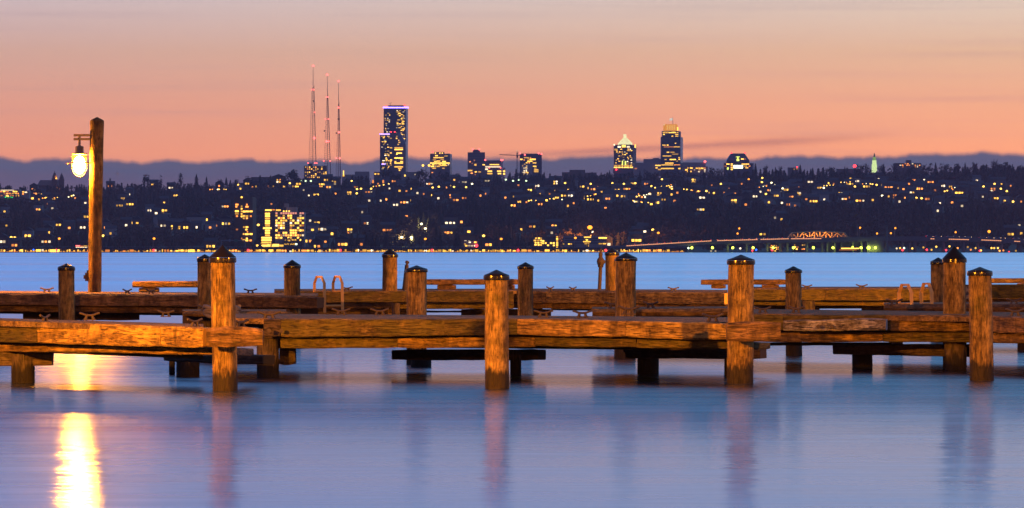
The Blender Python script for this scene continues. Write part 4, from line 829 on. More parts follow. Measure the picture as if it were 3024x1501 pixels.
def clump(nq=70, w=.42, h=.40, zc=.58, leaf=.10, rng=RNG):
    V = []; T = []; lob = [(rng.normal(0, w * .45), rng.normal(0, w * .45), zc + rng.normal(0, h * .38), rng.uniform(.35, .75)) for _ in range(6)]
    for _ in range(nq):
        lx, ly, lz, lr = lob[rng.integers(6)]; v = rng.normal(size=3); v /= np.linalg.norm(v); rad = rng.uniform(.55, 1.0) * lr
        p = np.array([lx + v[0] * w * rad, ly + v[1] * w * rad, lz + v[2] * h * rad]); b = len(V)
        for q in rng.normal(size=(3, 3)): V.append(p + q * leaf * .7)
        T.append((b, b + 1, b + 2))
    return np.array(V), np.array(T)
def bare(nq=120, rng=RNG):
    V = []; T = []
    def stick(p, q, r):
        b = len(V); d_ = np.array([r, 0, 0]); e_ = np.array([0, r, 0])
        V.extend([p - d_, p + d_, q, p - e_, p + e_]); T.extend([(b, b + 1, b + 2), (b + 3, b + 4, b + 2)])
    for _ in range(9):
        a = rng.uniform(0, 2 * PI); p0 = np.array([0, 0, rng.uniform(.2, .45)]); q0 = np.array([math.cos(a) * rng.uniform(.1, .32), math.sin(a) * rng.uniform(.1, .32), rng.uniform(.6, .95)]); stick(p0, q0, .02)
        for _ in range(nq // 9):
            u = rng.uniform(.3, 1); s0 = p0 * (1 - u) + q0 * u; stick(s0, s0 + rng.normal(size=3) * np.array([.07, .07, .06]) + np.array([0, 0, .05]), .012)
    return np.array(V), np.array(T)
def leafmat(name, c1, c2):
    m, nt = newmat(name); n = N(nt); tc = n('ShaderNodeTexCoord'); nz = n('ShaderNodeTexNoise', {'Vector': tc.outputs['Object'], 'Scale': .035, 'Detail': 6.0, 'Roughness': .7})
    c = n.ramp(nz.outputs[0], [(.35, c1), (.65, c2)]); d_ = n('ShaderNodeBsdfDiffuse', {0: c}); n('ShaderNodeOutputMaterial', {0: d_}); return m
M['conif'] = leafmat('conifer_needles', (.045, .042, .034), (.085, .072, .055)); M['decid'] = leafmat('bare_twigs_and_leaves', (.075, .052, .042), (.17, .11, .085)); M['bark'] = plain('bark', (.06, .045, .035), .95)
WA = np.array(WIN)
def clear(px, ytop, ybase, d, rpx):
    m = (np.abs(WA[:, 0] - px) < rpx + WA[:, 3]) & (WA[:, 1] > ytop - 1) & (WA[:, 1] < ybase + 30) & (d < WA[:, 2] + 1)
    return not m.any()
tc_ = [conifer() for _ in range(6)]; td_ = [clump() for _ in range(5)]; tb_ = [bare(80) for _ in range(3)]
acc = {'c': ([], [], 0), 'd': ([], [], 0)}
def put(kind, V, T):
    a, b, n_ = acc[kind]; a.append(V); b.append(T + n_); acc[kind] = (a, b, n_ + len(V))
cnt = 0
dlist = 3018.0
while dlist < 4640:
    half = .111 * dlist * 1.22; x = -half + random.uniform(0, 10)
    while x < half:
        d = dlist + random.uniform(-6, 6); px = CX + x * F / d
        shore = d < 3110
        con = random.random() < (.38 + .3 * math.sin(px * .009 + d * .004))
        h = random.uniform(7.5, 13) * (1.2 if con else .9) * (.7 if shore else 1)
        zg = float(ground(px, np.array(d))); yb = HY - (zg - CAMH) * F / d; yt = yb - h * F / d; r = h * (.2 if con else .36)
        ok = True
        for k_ in range(3):
            if clear(px, HY - (zg + h - CAMH) * F / d, yb, d, r * F / d): break
            h *= .55; r *= .6
        else: ok = False
        if ok and h > 2.5 and not (shore and random.random() < .5):
            V, T = (tc_[random.randrange(6)] if con else (td_ if random.random() < .7 else tb_)[random.randrange(3)])
            a = random.uniform(0, 6.28); c, s = math.cos(a), math.sin(a); sx = h * random.uniform(.85, 1.2)
            P = np.stack([(V[:, 0] * c - V[:, 1] * s) * sx + x, (V[:, 0] * s + V[:, 1] * c) * sx + d, V[:, 2] * h + zg - .5], 1)
            put('c' if con else 'd', P, T); cnt += 1
        x += random.uniform(6, 13)
    dlist += 11
for k, nm, mt in (('c', 'evergreen_wood', 'conif'), ('d', 'leafless_wood', 'decid')):
    a, b, n_ = acc[k]; o = tri_mesh(nm, np.concatenate(a), np.concatenate(b), M[mt]); tag(o, {'c': 'dark evergreen wood covering the far hillside', 'd': 'brown leafless wood mixed over the far hillside'}[k], 'wood', kind='stuff')
print('wood trees', cnt)
# single trees against the sky and by the shore
def tree(px, ytop, kind, hpx, d=4580., lab=None, wide=1.0):
    zt = S(px, ytop, d).z; h = hpx * d / F; z0 = zt - h; x = (px - CX) * d / F
    nm = {'c': 'conifer_tree', 'd': 'round_tree', 'b': 'leafless_tree', 'p': 'poplar_tree'}[kind]
    t_ = thing(nm, (x, d, z0), None, 'tree', 'trees along the far ridge' if d > 4000 else 'trees along the far shore')
    MB().tube([(x, d, z0), (x, d, z0 + h * .5)], h * .022, 5, h * .012).build('trunk', M['bark'], t_)
    if kind == 'c': V, T = conifer(12, 9, .2 * wide)
    elif kind == 'p': V, T = clump(240, .13, .48, .55, .05); V = np.clip(V, -2, 1.0)
    elif kind == 'd': V, T = clump(260, .42 * wide, .38, .62, .07)
    else: V, T = bare(260)
    V = V.copy(); V[:, 2] *= 1 / max(V[:, 2].max(), .01)
    tri_mesh('crown', V * h, T, M['conif' if kind in 'cpd' else 'decid'], t_)
    desc = {'c': 'pointed dark conifer', 'd': 'round bushy dark tree', 'b': 'bare branching tree', 'p': 'slim upright poplar-like tree'}[kind]
    PENDING.append((t_, lab or '%s %s %s' % (desc, 'on the skyline' if d > 4000 else 'on the lake shore', land(px)), px))
TL = [(0, 539, 'c', 40), (29, 546, 'd', 30), (325, 525, 'c', 45), (345, 540, 'd', 28), (428, 515, 'p', 48), (436, 514, 'p', 50), (474, 516, 'p', 46), (460, 529, 'd', 36), (532, 511, 'p', 48), (515, 533, 'd', 30), (580, 514, 'c', 52), (610, 521, 'c', 42), (650, 527, 'b', 30), (668, 523, 'c', 26), (700, 528, 'b', 30), (736, 519, 'd', 36), (768, 516, 'c', 40), (799, 517, 'c', 36), (855, 505, 'd', 50), (868, 499, 'd', 54), (890, 522, 'd', 30), (1150, 495, 'd', 46), (1180, 512, 'd', 32), (1237, 497, 'd', 44), (1255, 503, 'd', 38), (1300, 505, 'd', 34), (1318, 506, 'd', 36), (1350, 510, 'd', 32), (1440, 514, 'b', 26), (1506, 507, 'c', 36), (1524, 498, 'c', 46), (1534, 506, 'd', 34), (1607, 507, 'c', 38), (1570, 512, 'd', 30), (1640, 516, 'd', 24), (1715, 508, 'd', 32), (1775, 509, 'c', 32), (1800, 502, 'c', 40), (1890, 503, 'c', 34), (1915, 500, 'd', 36), (1940, 506, 'b', 28), (1972, 502, 'c', 30), (2035, 487, 'c', 36), (2100, 492, 'd', 40), (2125, 497, 'd', 30), (2180, 502, 'c', 26), (2231, 482, 'c', 44), (2262, 484, 'b', 38), (2290, 493, 'c', 32), (2303, 489, 'd', 38), (2363, 486, 'c', 42), (2400, 495, 'c', 32), (2415, 497, 'c', 30), (2432, 493, 'c', 34), (2458, 491, 'd', 34), (2495, 491, 'c', 28), (2552, 482, 'd', 40), (2604, 485, 'd', 34), (2609, 484, 'c', 42), (2640, 482, 'b', 34), (2726, 482, 'b', 34), (2741, 481, 'd', 32), (2763, 480, 'c', 36), (2792, 481, 'd', 34), (2825, 482, 'd', 36), (2850, 480, 'c', 32), (2878, 475, 'b', 36), (2905, 483, 'd', 30), (2936, 466, 'b', 46), (2952, 476, 'd', 34), (2966, 477, 'd', 36), (2990, 484, 'c', 30), (3012, 482, 'b', 30)]
for px, y, k, h in TL: tree(px, y, k, h, 4560. + random.uniform(-30, 60), wide=random.uniform(.8, 1.1))
for a, b_ in zip((100, 145, 210, 258, 287, 365, 430, 770, 895, 915), (430, 440, 430, 435, 440, 420, 455, 420, 430, 440)):
    y = 520 + b_ / 2.576; tree(1000 + a / 2.576, y, 'c', 738 - y, 3008. + random.uniform(-4, 4), wide=1.0)

# ------------------------------------------------------------------ docks
def beam(mb, xl, ytl, ybl, dl, xr, ytr, ybr, dr, th=.3, ch=.02, jit=.006, n=None):
    """timber whose front face spans two photo edges (2576 px copy); th = thickness away from the camera"""
    tl, tr, bl, br = D(xl, ytl, dl), D(xr, ytr, dr), D(xl, ybl, dl), D(xr, ybr, dr)
    u = (tr - tl); u.z = 0; u.normalize(); back = Vector((-u.y, u.x, 0)) * th
    n = n or max(3, int((tr - tl).length / .25)); ring = []
    for i in range(n + 1):
        f = i / n; T_, B_ = tl.lerp(tr, f), bl.lerp(br, f); up = (T_ - B_).normalized(); bk = back.normalized()
        pts = [B_ + up * ch, B_ + bk * ch, B_ + back - bk * ch, B_ + back + up * ch, T_ + back - up * ch, T_ + back - bk * ch, T_ + bk * ch, T_ - up * ch]
        e = ch * .6 if i in (0, n) else 0
        cen = (T_ + B_ + back) / 2
        ring.append([p.lerp(cen, .0) + (cen - p).normalized() * e + Vector((random.uniform(-jit, jit), random.uniform(-jit, jit), random.uniform(-jit, jit))) for p in pts])
    vs = [p for r in ring for p in r]; m = 8
    fs = [(i * m + k, (i + 1) * m + k, (i + 1) * m + (k + 1) % m, i * m + (k + 1) % m) for i in range(n) for k in range(m)]
    f0 = len(mb.f); Lb = (tr - tl).length; hb = (tl - bl).length; cum = [0, .03, th, th + .03, th + hb, th + hb + .03, th * 2 + hb, th * 2 + hb + .03, th * 2 + 2 * hb]
    for q, (i, k) in enumerate([(i, k) for i in range(n) for k in range(m)]):
        a0, a1 = Lb * i / n, Lb * (i + 1) / n; mb.fuv[f0 + q] = [(a0, cum[k + 1]), (a1, cum[k + 1]), (a1, cum[k]), (a0, cum[k])]
    fs = [tuple(reversed(f)) for f in fs] + [tuple(range(m)), tuple(range((n + 1) * m - 1, n * m - 1, -1))]
    return mb.add(vs, fs)
def timbers(t_, name, xs, edge, th, mats):
    """butt-jointed timbers; edge(x) -> (ytop, ybot, d)"""
    for i in range(len(xs) - 1):
        a, b = edge(xs[i]), edge(xs[i + 1])
        dy = random.uniform(-.6, .6)
        beam(MB(), xs[i] + .5, a[0] + dy, a[1] + dy, a[2], xs[i + 1] - .5, b[0] + dy, b[1] + dy, b[2], th).build(name, M[mats[i % len(mats)]], t_)
def lin(x0, a, x1, b):
    return lambda x: tuple(p + (q - p) * (x - x0) / (x1 - x0) for p, q in zip(a, b))
def deck(t_, fl, fr, width, z, nb=None, mat='deck'):
    """boards running along the dock between the front edge fl-fr (world) and width behind it"""
    fl, fr = Vector(fl), Vector(fr); k0 = Vector((fl.x / fl.y, 1, 0)); k1 = Vector((fr.x / fr.y, 1, 0)); nb = nb or int(width / .28); mb = MB()
    for i in range(nb):
        a0, a1 = width * i / nb + .006, width * (i + 1) / nb - .006; dz = random.uniform(-.0015, .0015)
        P = [fl + k0 * a0, fr + k1 * a0, fr + k1 * a1, fl + k0 * a1]
        mb.hexa([Vector((p.x, p.y, p.z - .09 + dz)) for p in P] + [Vector((p.x, p.y, p.z + dz)) for p in P])
    return mb.build('deck', M[mat], t_)
def pile_mesh(mb, bx, by, z0, tx, ty, z1, r0, r1, n=24):
    ph = [random.uniform(0, 6.28) for _ in range(6)]; m = max(8, int((z1 - z0) / .12)); vs = []
    for i in range(m + 1):
        f = i / m; z = z0 + (z1 - z0) * f; cx, cy = bx + (tx - bx) * f, by + (ty - by) * f; r = r0 + (r1 - r0) * f
        for k in range(n):
            a = 2 * PI * k / n
            rr = r * (1 + .018 * math.sin(2 * a + ph[0] + z * .7) + .014 * math.sin(3 * a + ph[1] - z) + .012 * math.sin(5 * z + ph[2] + a) + random.uniform(-.006, .006))
            vs.append((cx + math.cos(a) * rr, cy + math.sin(a) * rr, z))
    fs = [(i * n + k, i * n + (k + 1) % n, (i + 1) * n + (k + 1) % n, (i + 1) * n + k) for i in range(m) for k in range(n)]
    mb.add(vs, fs, True); mb.add(vs[-n:], [tuple(range(n))]); return mb
def mooring_pile(lab, cxb, cxt, wpx, yapex, yr0, yr1, d, scallop=False, mat='pile', ybase=None, zbase=-1.6):
    """cxb / cxt: axis at the water and at the top; yr0-yr1 the metal band"""
    zt = D(0, yr1, d).z; za = D(0, yapex, d).z; zr = D(0, yr0, d).z; s = d / F * K; r = wpx / 2 * s
    bx, tx = D(cxb, 0, d).x, D(cxt, 0, d).x
    t_ = thing('mooring_pile', (bx, d, max(zbase, 0)), lab, 'mooring pile', 'capped timber mooring piles')
    lean = (tx - bx) / max(zt, .5); bx0 = bx + lean * zbase
    pile_mesh(MB(), bx0, d, zbase, tx, d, zr - .02, r * 1.03, r * .97).build('shaft', M[mat], t_)
    rc = r * 1.07
    cap = MB().lathe([(rc * .99, 0), (rc * .97, .012), (rc * .62, (za - zr) * .42), (rc * .12, (za - zr) * .93), (.012, za - zr)], (tx, d, zr), 28).build('cap', M['cap'], t_)
    if scallop:
        mb = MB(); n = 28; vs = []
        for k in range(n):
            a = 2 * PI * k / n; drop = (zr - zt) * (.62 + .38 * abs(math.cos(a * 4)))
            vs += [(tx + math.cos(a) * rc, d + math.sin(a) * rc, zr), (tx + math.cos(a) * rc * 1.01, d + math.sin(a) * rc * 1.01, zr - drop)]
        mb.add(vs, [(2 * k, 2 * ((k + 1) % n), 2 * ((k + 1) % n) + 1, 2 * k + 1) for k in range(n)], True); mb.build('band', M['band'], cap)
    else:
        MB().lathe([(rc * 1.0, zt - zr), (rc * 1.015, (zt - zr) * .5), (rc * 1.0, -.002)], (tx, d, zr), 28, cap=False).build('band', M['band'], cap)
    nl = MB()
    for a in (-1.9, -1.25): nl.ball((tx + math.cos(a) * rc * 1.01, d + math.sin(a) * rc * 1.01, (zt + zr) / 2), .012, 5)
    nl.build('nail', M['iron'], cap)
    return t_
def support(t_, x0, x1, d, ztop=None, ytop=None):
    zt = ztop if ztop is not None else D(0, ytop, d).z; a, b = D(x0, 0, d).x, D(x1, 0, d).x
    pile_mesh(MB(), (a + b) / 2, d, -1.6, (a + b) / 2, d, zt, (b - a) / 2 * 1.02, (b - a) / 2).build('support_pile', M['pile_dark'], t_)
def cap_beam(t_, x0, y0, y1, x1, y2, y3, d, d2=None, th=.3, mat='beam_dark'):
    beam(MB(), x0, y0, y1, d, x1, y2, y3, d2 or d, th).build('cap_beam', M[mat], t_)
def bolts(t_, pts, d):
    for x, y in pts: MB().tube([D(x, y, d + .02), D(x, y, d - .05)], .035, 8).build('bolt', M['iron'], t_)

def rear(t_, fl, fr, width, h=.42):
    fl, fr = Vector(fl), Vector(fr); k0 = Vector((fl.x / fl.y, 1, 0)); k1 = Vector((fr.x / fr.y, 1, 0)); mb = MB()
    for a0, a1 in ((width - .35, width - .05), (width * .5, width * .5 + .25)):
        P = [fl + k0 * a0, fr + k1 * a0, fr + k1 * a1, fl + k0 * a1]
        mb.hexa([Vector((p.x, p.y, p.z - .1 - h)) for p in P] + [Vector((p.x, p.y, p.z - .11)) for p in P])
    mb.build('rear_stringer', M['beam_dark'], t_)
# --- front finger A (left)
pA = thing('timber_dock', D(260, 985, 72), 'bright orange lit timber finger dock at front left', 'dock')
eA = lin(0, (806, 862, 73.6), 508, (825, 875, 70.0)); xsA = [-500, -80, 92, 402, 509]
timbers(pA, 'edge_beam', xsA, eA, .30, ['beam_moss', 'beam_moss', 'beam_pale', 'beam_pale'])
eA2 = lin(0, (865, 884, 73.9), 548, (875, 893, 70.25)); beam(MB(), -500, 793, 876, 78.1, 512, 829, 890, 70.65, .2).build('stringer', M['beam_dark'], pA)
timbers(pA, 'lower_beam', [-500, -80, 119, 350, 548], eA2, .26, ['beam'])
a, b = D(-500, 791.4, 76.95), D(512, 823, 70.2); deck(pA, a, b, 2.8, 0); rear(pA, a, b, 2.8)
beam(MB(), 519, 822, 874, 69.45, 661, 823, 873, 69.45, .16, .05).build('end_timber', M['beam_brown'], pA)
beam(MB(), 600, 826, 870, 69.75, 655, 824, 870, 73.5, .28).build('edge_beam', M['beam_moss'], pA)
beam(MB(), 597, 876, 896, 69.9, 640, 876, 896, 71.5, .3).build('lower_beam', M['beam_dark'], pA)
cap_beam(pA, -60, 884, 922, 130, 884, 921, 73.9); support(pA, 28, 88, 74.0, ytop=890)
cap_beam(pA, 410, 893, 909, 660, 893, 918, 76.5, 75); support(pA, 443, 502, 77.6, ytop=900); support(pA, 425, 440, 79, ytop=900)
cap_beam(pA, 430, 890, 900, 540, 893, 902, 78.5)
# --- front finger B (middle)
pB = thing('timber_dock', D(1250, 978, 76), 'long mossy timber dock across the middle foreground', 'dock')
def eB(x): return tuple(float(np.interp(x, [640, 700, 1340, 1830, 1900], v)) for v in ((803, 803, 802.5, 813, 815), (849, 849, 843.5, 856, 858), (76.6, 76.5, 75.4, 73.8, 73.7)))
def eB2(x): return tuple(float(np.interp(x, [640, 700, 1340, 1830, 1900], v)) for v in ((851, 851, 847, 858, 860), (879, 878.5, 872.5, 877.5, 878), (76.8, 76.7, 75.6, 74.0, 73.9)))
timbers(pB, 'edge_beam', [662, 706, 1118, 1300, 1574, 1829], eB, .30, ['beam_dark', 'beam_moss', 'beam_moss', 'beam', 'beam_pale'])
timbers(pB, 'lower_beam', [705, 1000, 1345, 1600, 1860], eB2, .26, ['beam_moss', 'beam', 'beam_moss'])
beam(MB(), 664, 806, 876, 77.0, 1340, 806, 870, 75.85, .2).build('stringer', M['beam_dark'], pB); beam(MB(), 1340, 806, 870, 75.85, 1826, 816, 874, 74.3, .2).build('stringer', M['beam_dark'], pB)
a, b = D(540, 800.5, 77.2), D(1840, 811, 74.3); deck(pB, a, b, 5.6, 0); rear(pB, a, b, 5.6)
beam(MB(), 1828, 810.5, 859.5, 73.2, 1964, 809.5, 859, 73.2, .16, .03).build('end_timber', M['beam_brown'], pB)
beam(MB(), 1905, 815, 858, 73.6, 1960, 812, 856, 77, .28).build('edge_beam', M['beam_moss'], pB)
beam(MB(), 1900, 861, 879, 73.8, 1940, 861, 880, 74.4, .3).build('lower_beam', M['beam_moss'], pB)
bolts(pB, [(677, 832), (707, 832)], 76.3)
support(pB, 647, 702, 76.9, ytop=850); support(pB, 1033, 1085, 84, ytop=890); support(pB, 1283, 1311, 79, ytop=880); support(pB, 1603, 1658, 79.2, ytop=890); support(pB, 1822, 1838, 78, ytop=890)
beam(MB(), 702, 874, 919, 77.2, 742, 872, 919, 77.2, .5, .05).build('corbel', M['beam_dark'], pB)
cap_beam(pB, 598, 895, 917, 700, 895, 917, 77.4)
cap_beam(pB, 984, 880, 906, 1352, 880, 907, 80.5, 79); cap_beam(pB, 1572, 878, 902, 1912, 878, 904, 78.6, 77.5); cap_beam(pB, 1568, 878, 888, 1600, 878, 888, 80)
# --- right dock C
pC = thing('timber_dock', D(2250, 950, 82), 'timber dock with a split grey patched beam at right foreground', 'dock')
def eC(x): return tuple(float(np.interp(x, [1900, 1965, 2440, 2576, 3200], v)) for v in ((792, 792.5, 792.5, 799, 812), (833, 834, 834, 840, 853), (82.5, 82.4, 80.8, 79.0, 76.5)))
def eC2(x): return tuple(float(np.interp(x, [1900, 1965, 2440, 2576, 3200], v)) for v in ((837, 837, 836, 842, 855), (861, 861, 860.5, 864, 876), (82.7, 82.6, 81.0, 79.2, 76.7)))
timbers(pC, 'edge_beam', [1880, 1970, 2240, 2440, 2576, 3200], eC, .30, ['beam_moss', 'beam_moss', 'beam', 'beam_brown'])
timbers(pC, 'lower_beam', [1895, 2220, 2440, 2576, 3200], eC2, .26, ['beam', 'beam_moss'])
beam(MB(), 1910, 797, 858, 82.95, 2440, 796, 857, 81.3, .2).build('stringer', M['beam_dark'], pC); beam(MB(), 2440, 796, 857, 81.3, 2576, 803, 861, 79.6, .2).build('stringer', M['beam_dark'], pC); beam(MB(), 2576, 803, 861, 79.6, 3200, 816, 873, 77, .2).build('stringer', M['beam_dark'], pC)
# split pale board facing
M['beam_grey'] = wood('grey_split_board', 'X', light=(.42, .36, .32), dark=(.06, .04, .03), moss=.22, crack=.9)
beam(MB(), 1970, 806, 833, 81.9, 2228, 801, 832, 81.1, .1, .02).build('patch_board', M['beam_grey'], pC)
bolts(pC, [(2058, 822), (2093, 822), (2170, 819)], 81.5)
a, b = D(1880, 789, 83.3), D(3200, 808, 76.9); deck(pC, a, b, 6.5, 0); rear(pC, a, b, 6.5)
beam(MB(), 1905, 862, 870, 83.5, 2240, 862, 869, 83.0, .2).build('lower_beam', M['beam_dark'], pC)
cap_beam(pC, 2094, 867, 892, 2442, 866, 899, 84, 82); support(pC, 2143, 2195, 84.5, ytop=880); support(pC, 2376, 2431, 81.6, ytop=860)
# --- rear finger E and its left counterpart
pE = thing('timber_dock', D(1700, 900, 91), 'narrow timber finger dock with rounded end behind the middle dock', 'dock')
beam(MB(), 1491, 778.5, 795, 91, 1900, 776.5, 794, 90, .3, .05).build('edge_beam', M['beam'], pE); a, b = D(1490, 777.5, 91.5), D(1900, 775.5, 90.5); deck(pE, a, b, 3.0, 0); rear(pE, a, b, 3.0); support(pE, 1545, 1592, 92, ytop=785)
pE2 = thing('timber_dock', D(580, 900, 89), 'short timber finger dock behind the front left piles', 'dock')
beam(MB(), 458, 784, 797, 89, 720, 784, 798, 88, .3, .05).build('edge_beam', M['beam'], pE2); a, b = D(459, 783, 89.5), D(720, 783, 88.5); deck(pE2, a, b, 2.6, 0); rear(pE2, a, b, 2.6); support(pE2, 505, 540, 90, ytop=790)
pG = thing('timber_dock', D(2400, 900, 99), 'rear right finger dock carrying the second ladder', 'dock')
beam(MB(), 2223, 767, 785, 99, 3200, 762, 787, 95, .3, .06).build('edge_beam', M['beam_brown'], pG); a, b = D(2223, 765.5, 99.6), D(3200, 760.5, 95.6); deck(pG, a, b, 3.0, 0); rear(pG, a, b, 3.0); support(pG, 2236, 2272, 100.5, ytop=775); support(pG, 2560, 2595, 99, ytop=775)
# --- far docks
pF1 = thing('timber_dock', D(400, 830, 120), 'dark far dock on the left carrying the lamp post', 'dock')
eF = lin(-60, (740, 767, 108), 797, (747, 776, 103)); timbers(pF1, 'edge_beam', [-500, -80, 348, 600, 660, 797], eF, .3, ['beam_brown']); eF2 = lin(-60, (769, 783, 108.3), 714, (777, 791, 103.6)); timbers(pF1, 'lower_beam', [-500, -80, 160, 475, 714], eF2, .26, ['beam_brown', 'beam'])
beam(MB(), -500, 741.7, 778, 111, 640, 748, 786, 104.4, .2).build('stringer', M['beam_dark'], pF1)
a, b = D(-500, 734.6, 110.9), D(800, 744.5, 103.4); deck(pF1, a, b, 6.5, 0); rear(pF1, a, b, 6.5)
for x0, x1 in ((57, 328), (535, 600)): cap_beam(pF1, x0, 783, 806, x1, 785, 806, 110, 108.5, .4)
support(pF1, 150, 190, 111, ytop=790); support(pF1, 545, 585, 107, ytop=790)
pF2 = thing('timber_dock', D(1000, 830, 129), 'dark mossy far dock section behind the first ladder', 'dock')
eF = lin(700, (734, 761, 130), 1292, (733, 761, 130)); timbers(pF2, 'edge_beam', [700, 1052, 1292], eF, .3, ['beam_moss', 'beam_moss']); eF2 = lin(700, (763, 778, 130.3), 1292, (762, 777, 130.3)); timbers(pF2, 'lower_beam', [1000, 1292], eF2, .26, ['beam_moss'])
beam(MB(), 800, 737, 776, 130.6, 1292, 737, 775, 130.6, .2).build('stringer', M['beam_dark'], pF2)
a, b = D(690, 732.5, 130.5), D(1300, 731.5, 130.5); deck(pF2, a, b, 7, 0); rear(pF2, a, b, 7)
cap_beam(pF2, 720, 765, 800, 1060, 765, 800, 131, None, .5); cap_beam(pF2, 1160, 778, 806, 1386, 778, 806, 131.5, None, .5); cap_beam(pF2, 1055, 782, 786.5, 1165, 782, 786.5, 134); support(pF2, 985, 1006, 129.5, ytop=763); support(pF2, 1250, 1290, 133, ytop=780)
pF3 = thing('timber_dock', D(1560, 830, 128), 'far dock section with clean orange lit beam in the middle right', 'dock')
eF = lin(1290, (732.5, 761.5, 131), 1822, (737, 766, 126)); timbers(pF3, 'edge_beam', [1290, 1373, 1560, 1822], eF, .3, ['beam', 'beam_pale', 'beam_pale']); eF2 = lin(1290, (763, 776, 131.3), 1822, (768, 781, 126.3)); timbers(pF3, 'lower_beam', [1290, 1560, 1840], eF2, .26, ['beam'])
beam(MB(), 1290, 736, 774, 131.6, 1822, 741, 779, 126.6, .2).build('stringer', M['beam_dark'], pF3)
a, b = D(1290, 731, 131.6), D(1830, 735, 126.6); deck(pF3, a, b, 7, 0); rear(pF3, a, b, 7); cap_beam(pF3, 1387, 776, 781, 1490, 777, 782, 131); support(pF3, 1330, 1365, 132, ytop=770)
pF4 = thing('timber_dock', D(2150, 820, 136), 'dark mossy far dock section at right with cleats on top', 'dock')
eF = lin(1850, (728, 756, 136), 2420, (727, 757, 135)); timbers(pF4, 'edge_beam', [1850, 2075, 2420, 2700, 3200], eF, .3, ['beam_moss']); eF2 = lin(1850, (757.5, 768, 136.3), 2420, (758.5, 770, 135.3)); timbers(pF4, 'lower_beam', [1850, 2300, 2700, 3200], eF2, .26, ['beam_moss'])
beam(MB(), 1850, 731, 767, 136.6, 3200, 731, 769, 133.6, .2).build('stringer', M['beam_dark'], pF4)
a, b = D(1850, 726.5, 136.6), D(3200, 726, 134); deck(pF4, a, b, 7, 0); rear(pF4, a, b, 7)
cap_beam(pF4, 1890, 765, 792, 2062, 765, 792, 137, None, .5); cap_beam(pF4, 2055, 768, 777, 2200, 768, 777, 137.5, None, .4); cap_beam(pF4, 2170, 768, 800, 2240, 768, 800, 137, None, .5); support(pF4, 2015, 2050, 135.5, ytop=757)
bolts(pF4, [(2040, 744), (2055, 744)], 135.9)
tF5 = thing('fender_timber', D(2520, 733, 103), 'raised horizontal fender timber at right behind the rightmost pile', 'fender timber')
beam(MB(), 2405, 716, 751, 103, 2446, 716, 751, 103, .3).build('fender_block', M['beam_grey'], tF5); beam(MB(), 2446.5, 716, 750, 103.2, 3200, 716, 750, 100, .3).build('fender_beam', M['beam_moss'], tF5); beam(MB(), 2410, 752, 768, 103.5, 3200, 751, 768, 100.3, .25).build('lower_beam', M['beam_brown'], tF5)
# --- mooring piles
mooring_pile('short capped pile at far left in front of the lamp dock', 169, 167, 41, 663, 673, 681, 105.5)
mooring_pile('capped pile half hidden behind the tall front left pile', 516, 515, 37, 640, 650, 659, 103.5)
mooring_pile('thick pointed-cap pile standing at the end of the bright left dock', 567, 560, 64, 617, 648, 661, 69.95)
mooring_pile('capped pile with a diagonal crack left of the first ladder', 736, 735, 41, 654, 668, 675, 104.6)
mooring_pile('tall pointed-cap pile standing on the far dock left of the thin standpipe', 980, 981, 38, 625, 641, 648, 131, zbase=-1)
mooring_pile('thick mossy pile in the middle behind the mossy dock', 1048, 1048, 52, 668, 678, 685, 86)
mooring_pile('front centre pile with dark streak standing in open water', 1250, 1249, 61, 679, 694, 705, 71)
mooring_pile('slim pile just right of the front centre pile', 1322, 1322, 39, 660, 671, 677, 105)
mooring_pile('pointed-cap pile beside the round-topped standpipe', 1541, 1540, 35, 624, 636, 643, 131)
mooring_pile('thick mossy pile rising from the rear finger dock', 1572, 1575, 53, 636, 650, 657, 90.5)
mooring_pile('thick leaning pile held by the end timber of the middle dock', 1862, 1864, 66, 641, 655, 666, 73.75)
mooring_pile('slim cracked pile behind the right dock, standing between two cleats', 1997, 1996, 41, 670, 681, 687, 93)
mooring_pile('capped pile half hidden left of the biggest pointed cap', 2360, 2360, 37, 648, 659, 666, 108)
mooring_pile('pile with biggest pointed scalloped cap on the right dock', 2402, 2401, 58, 620, 652, 662, 84, scallop=True)
mooring_pile('rightmost front pile with mossy right side', 2470, 2465, 60, 672, 684, 694, 75.5)
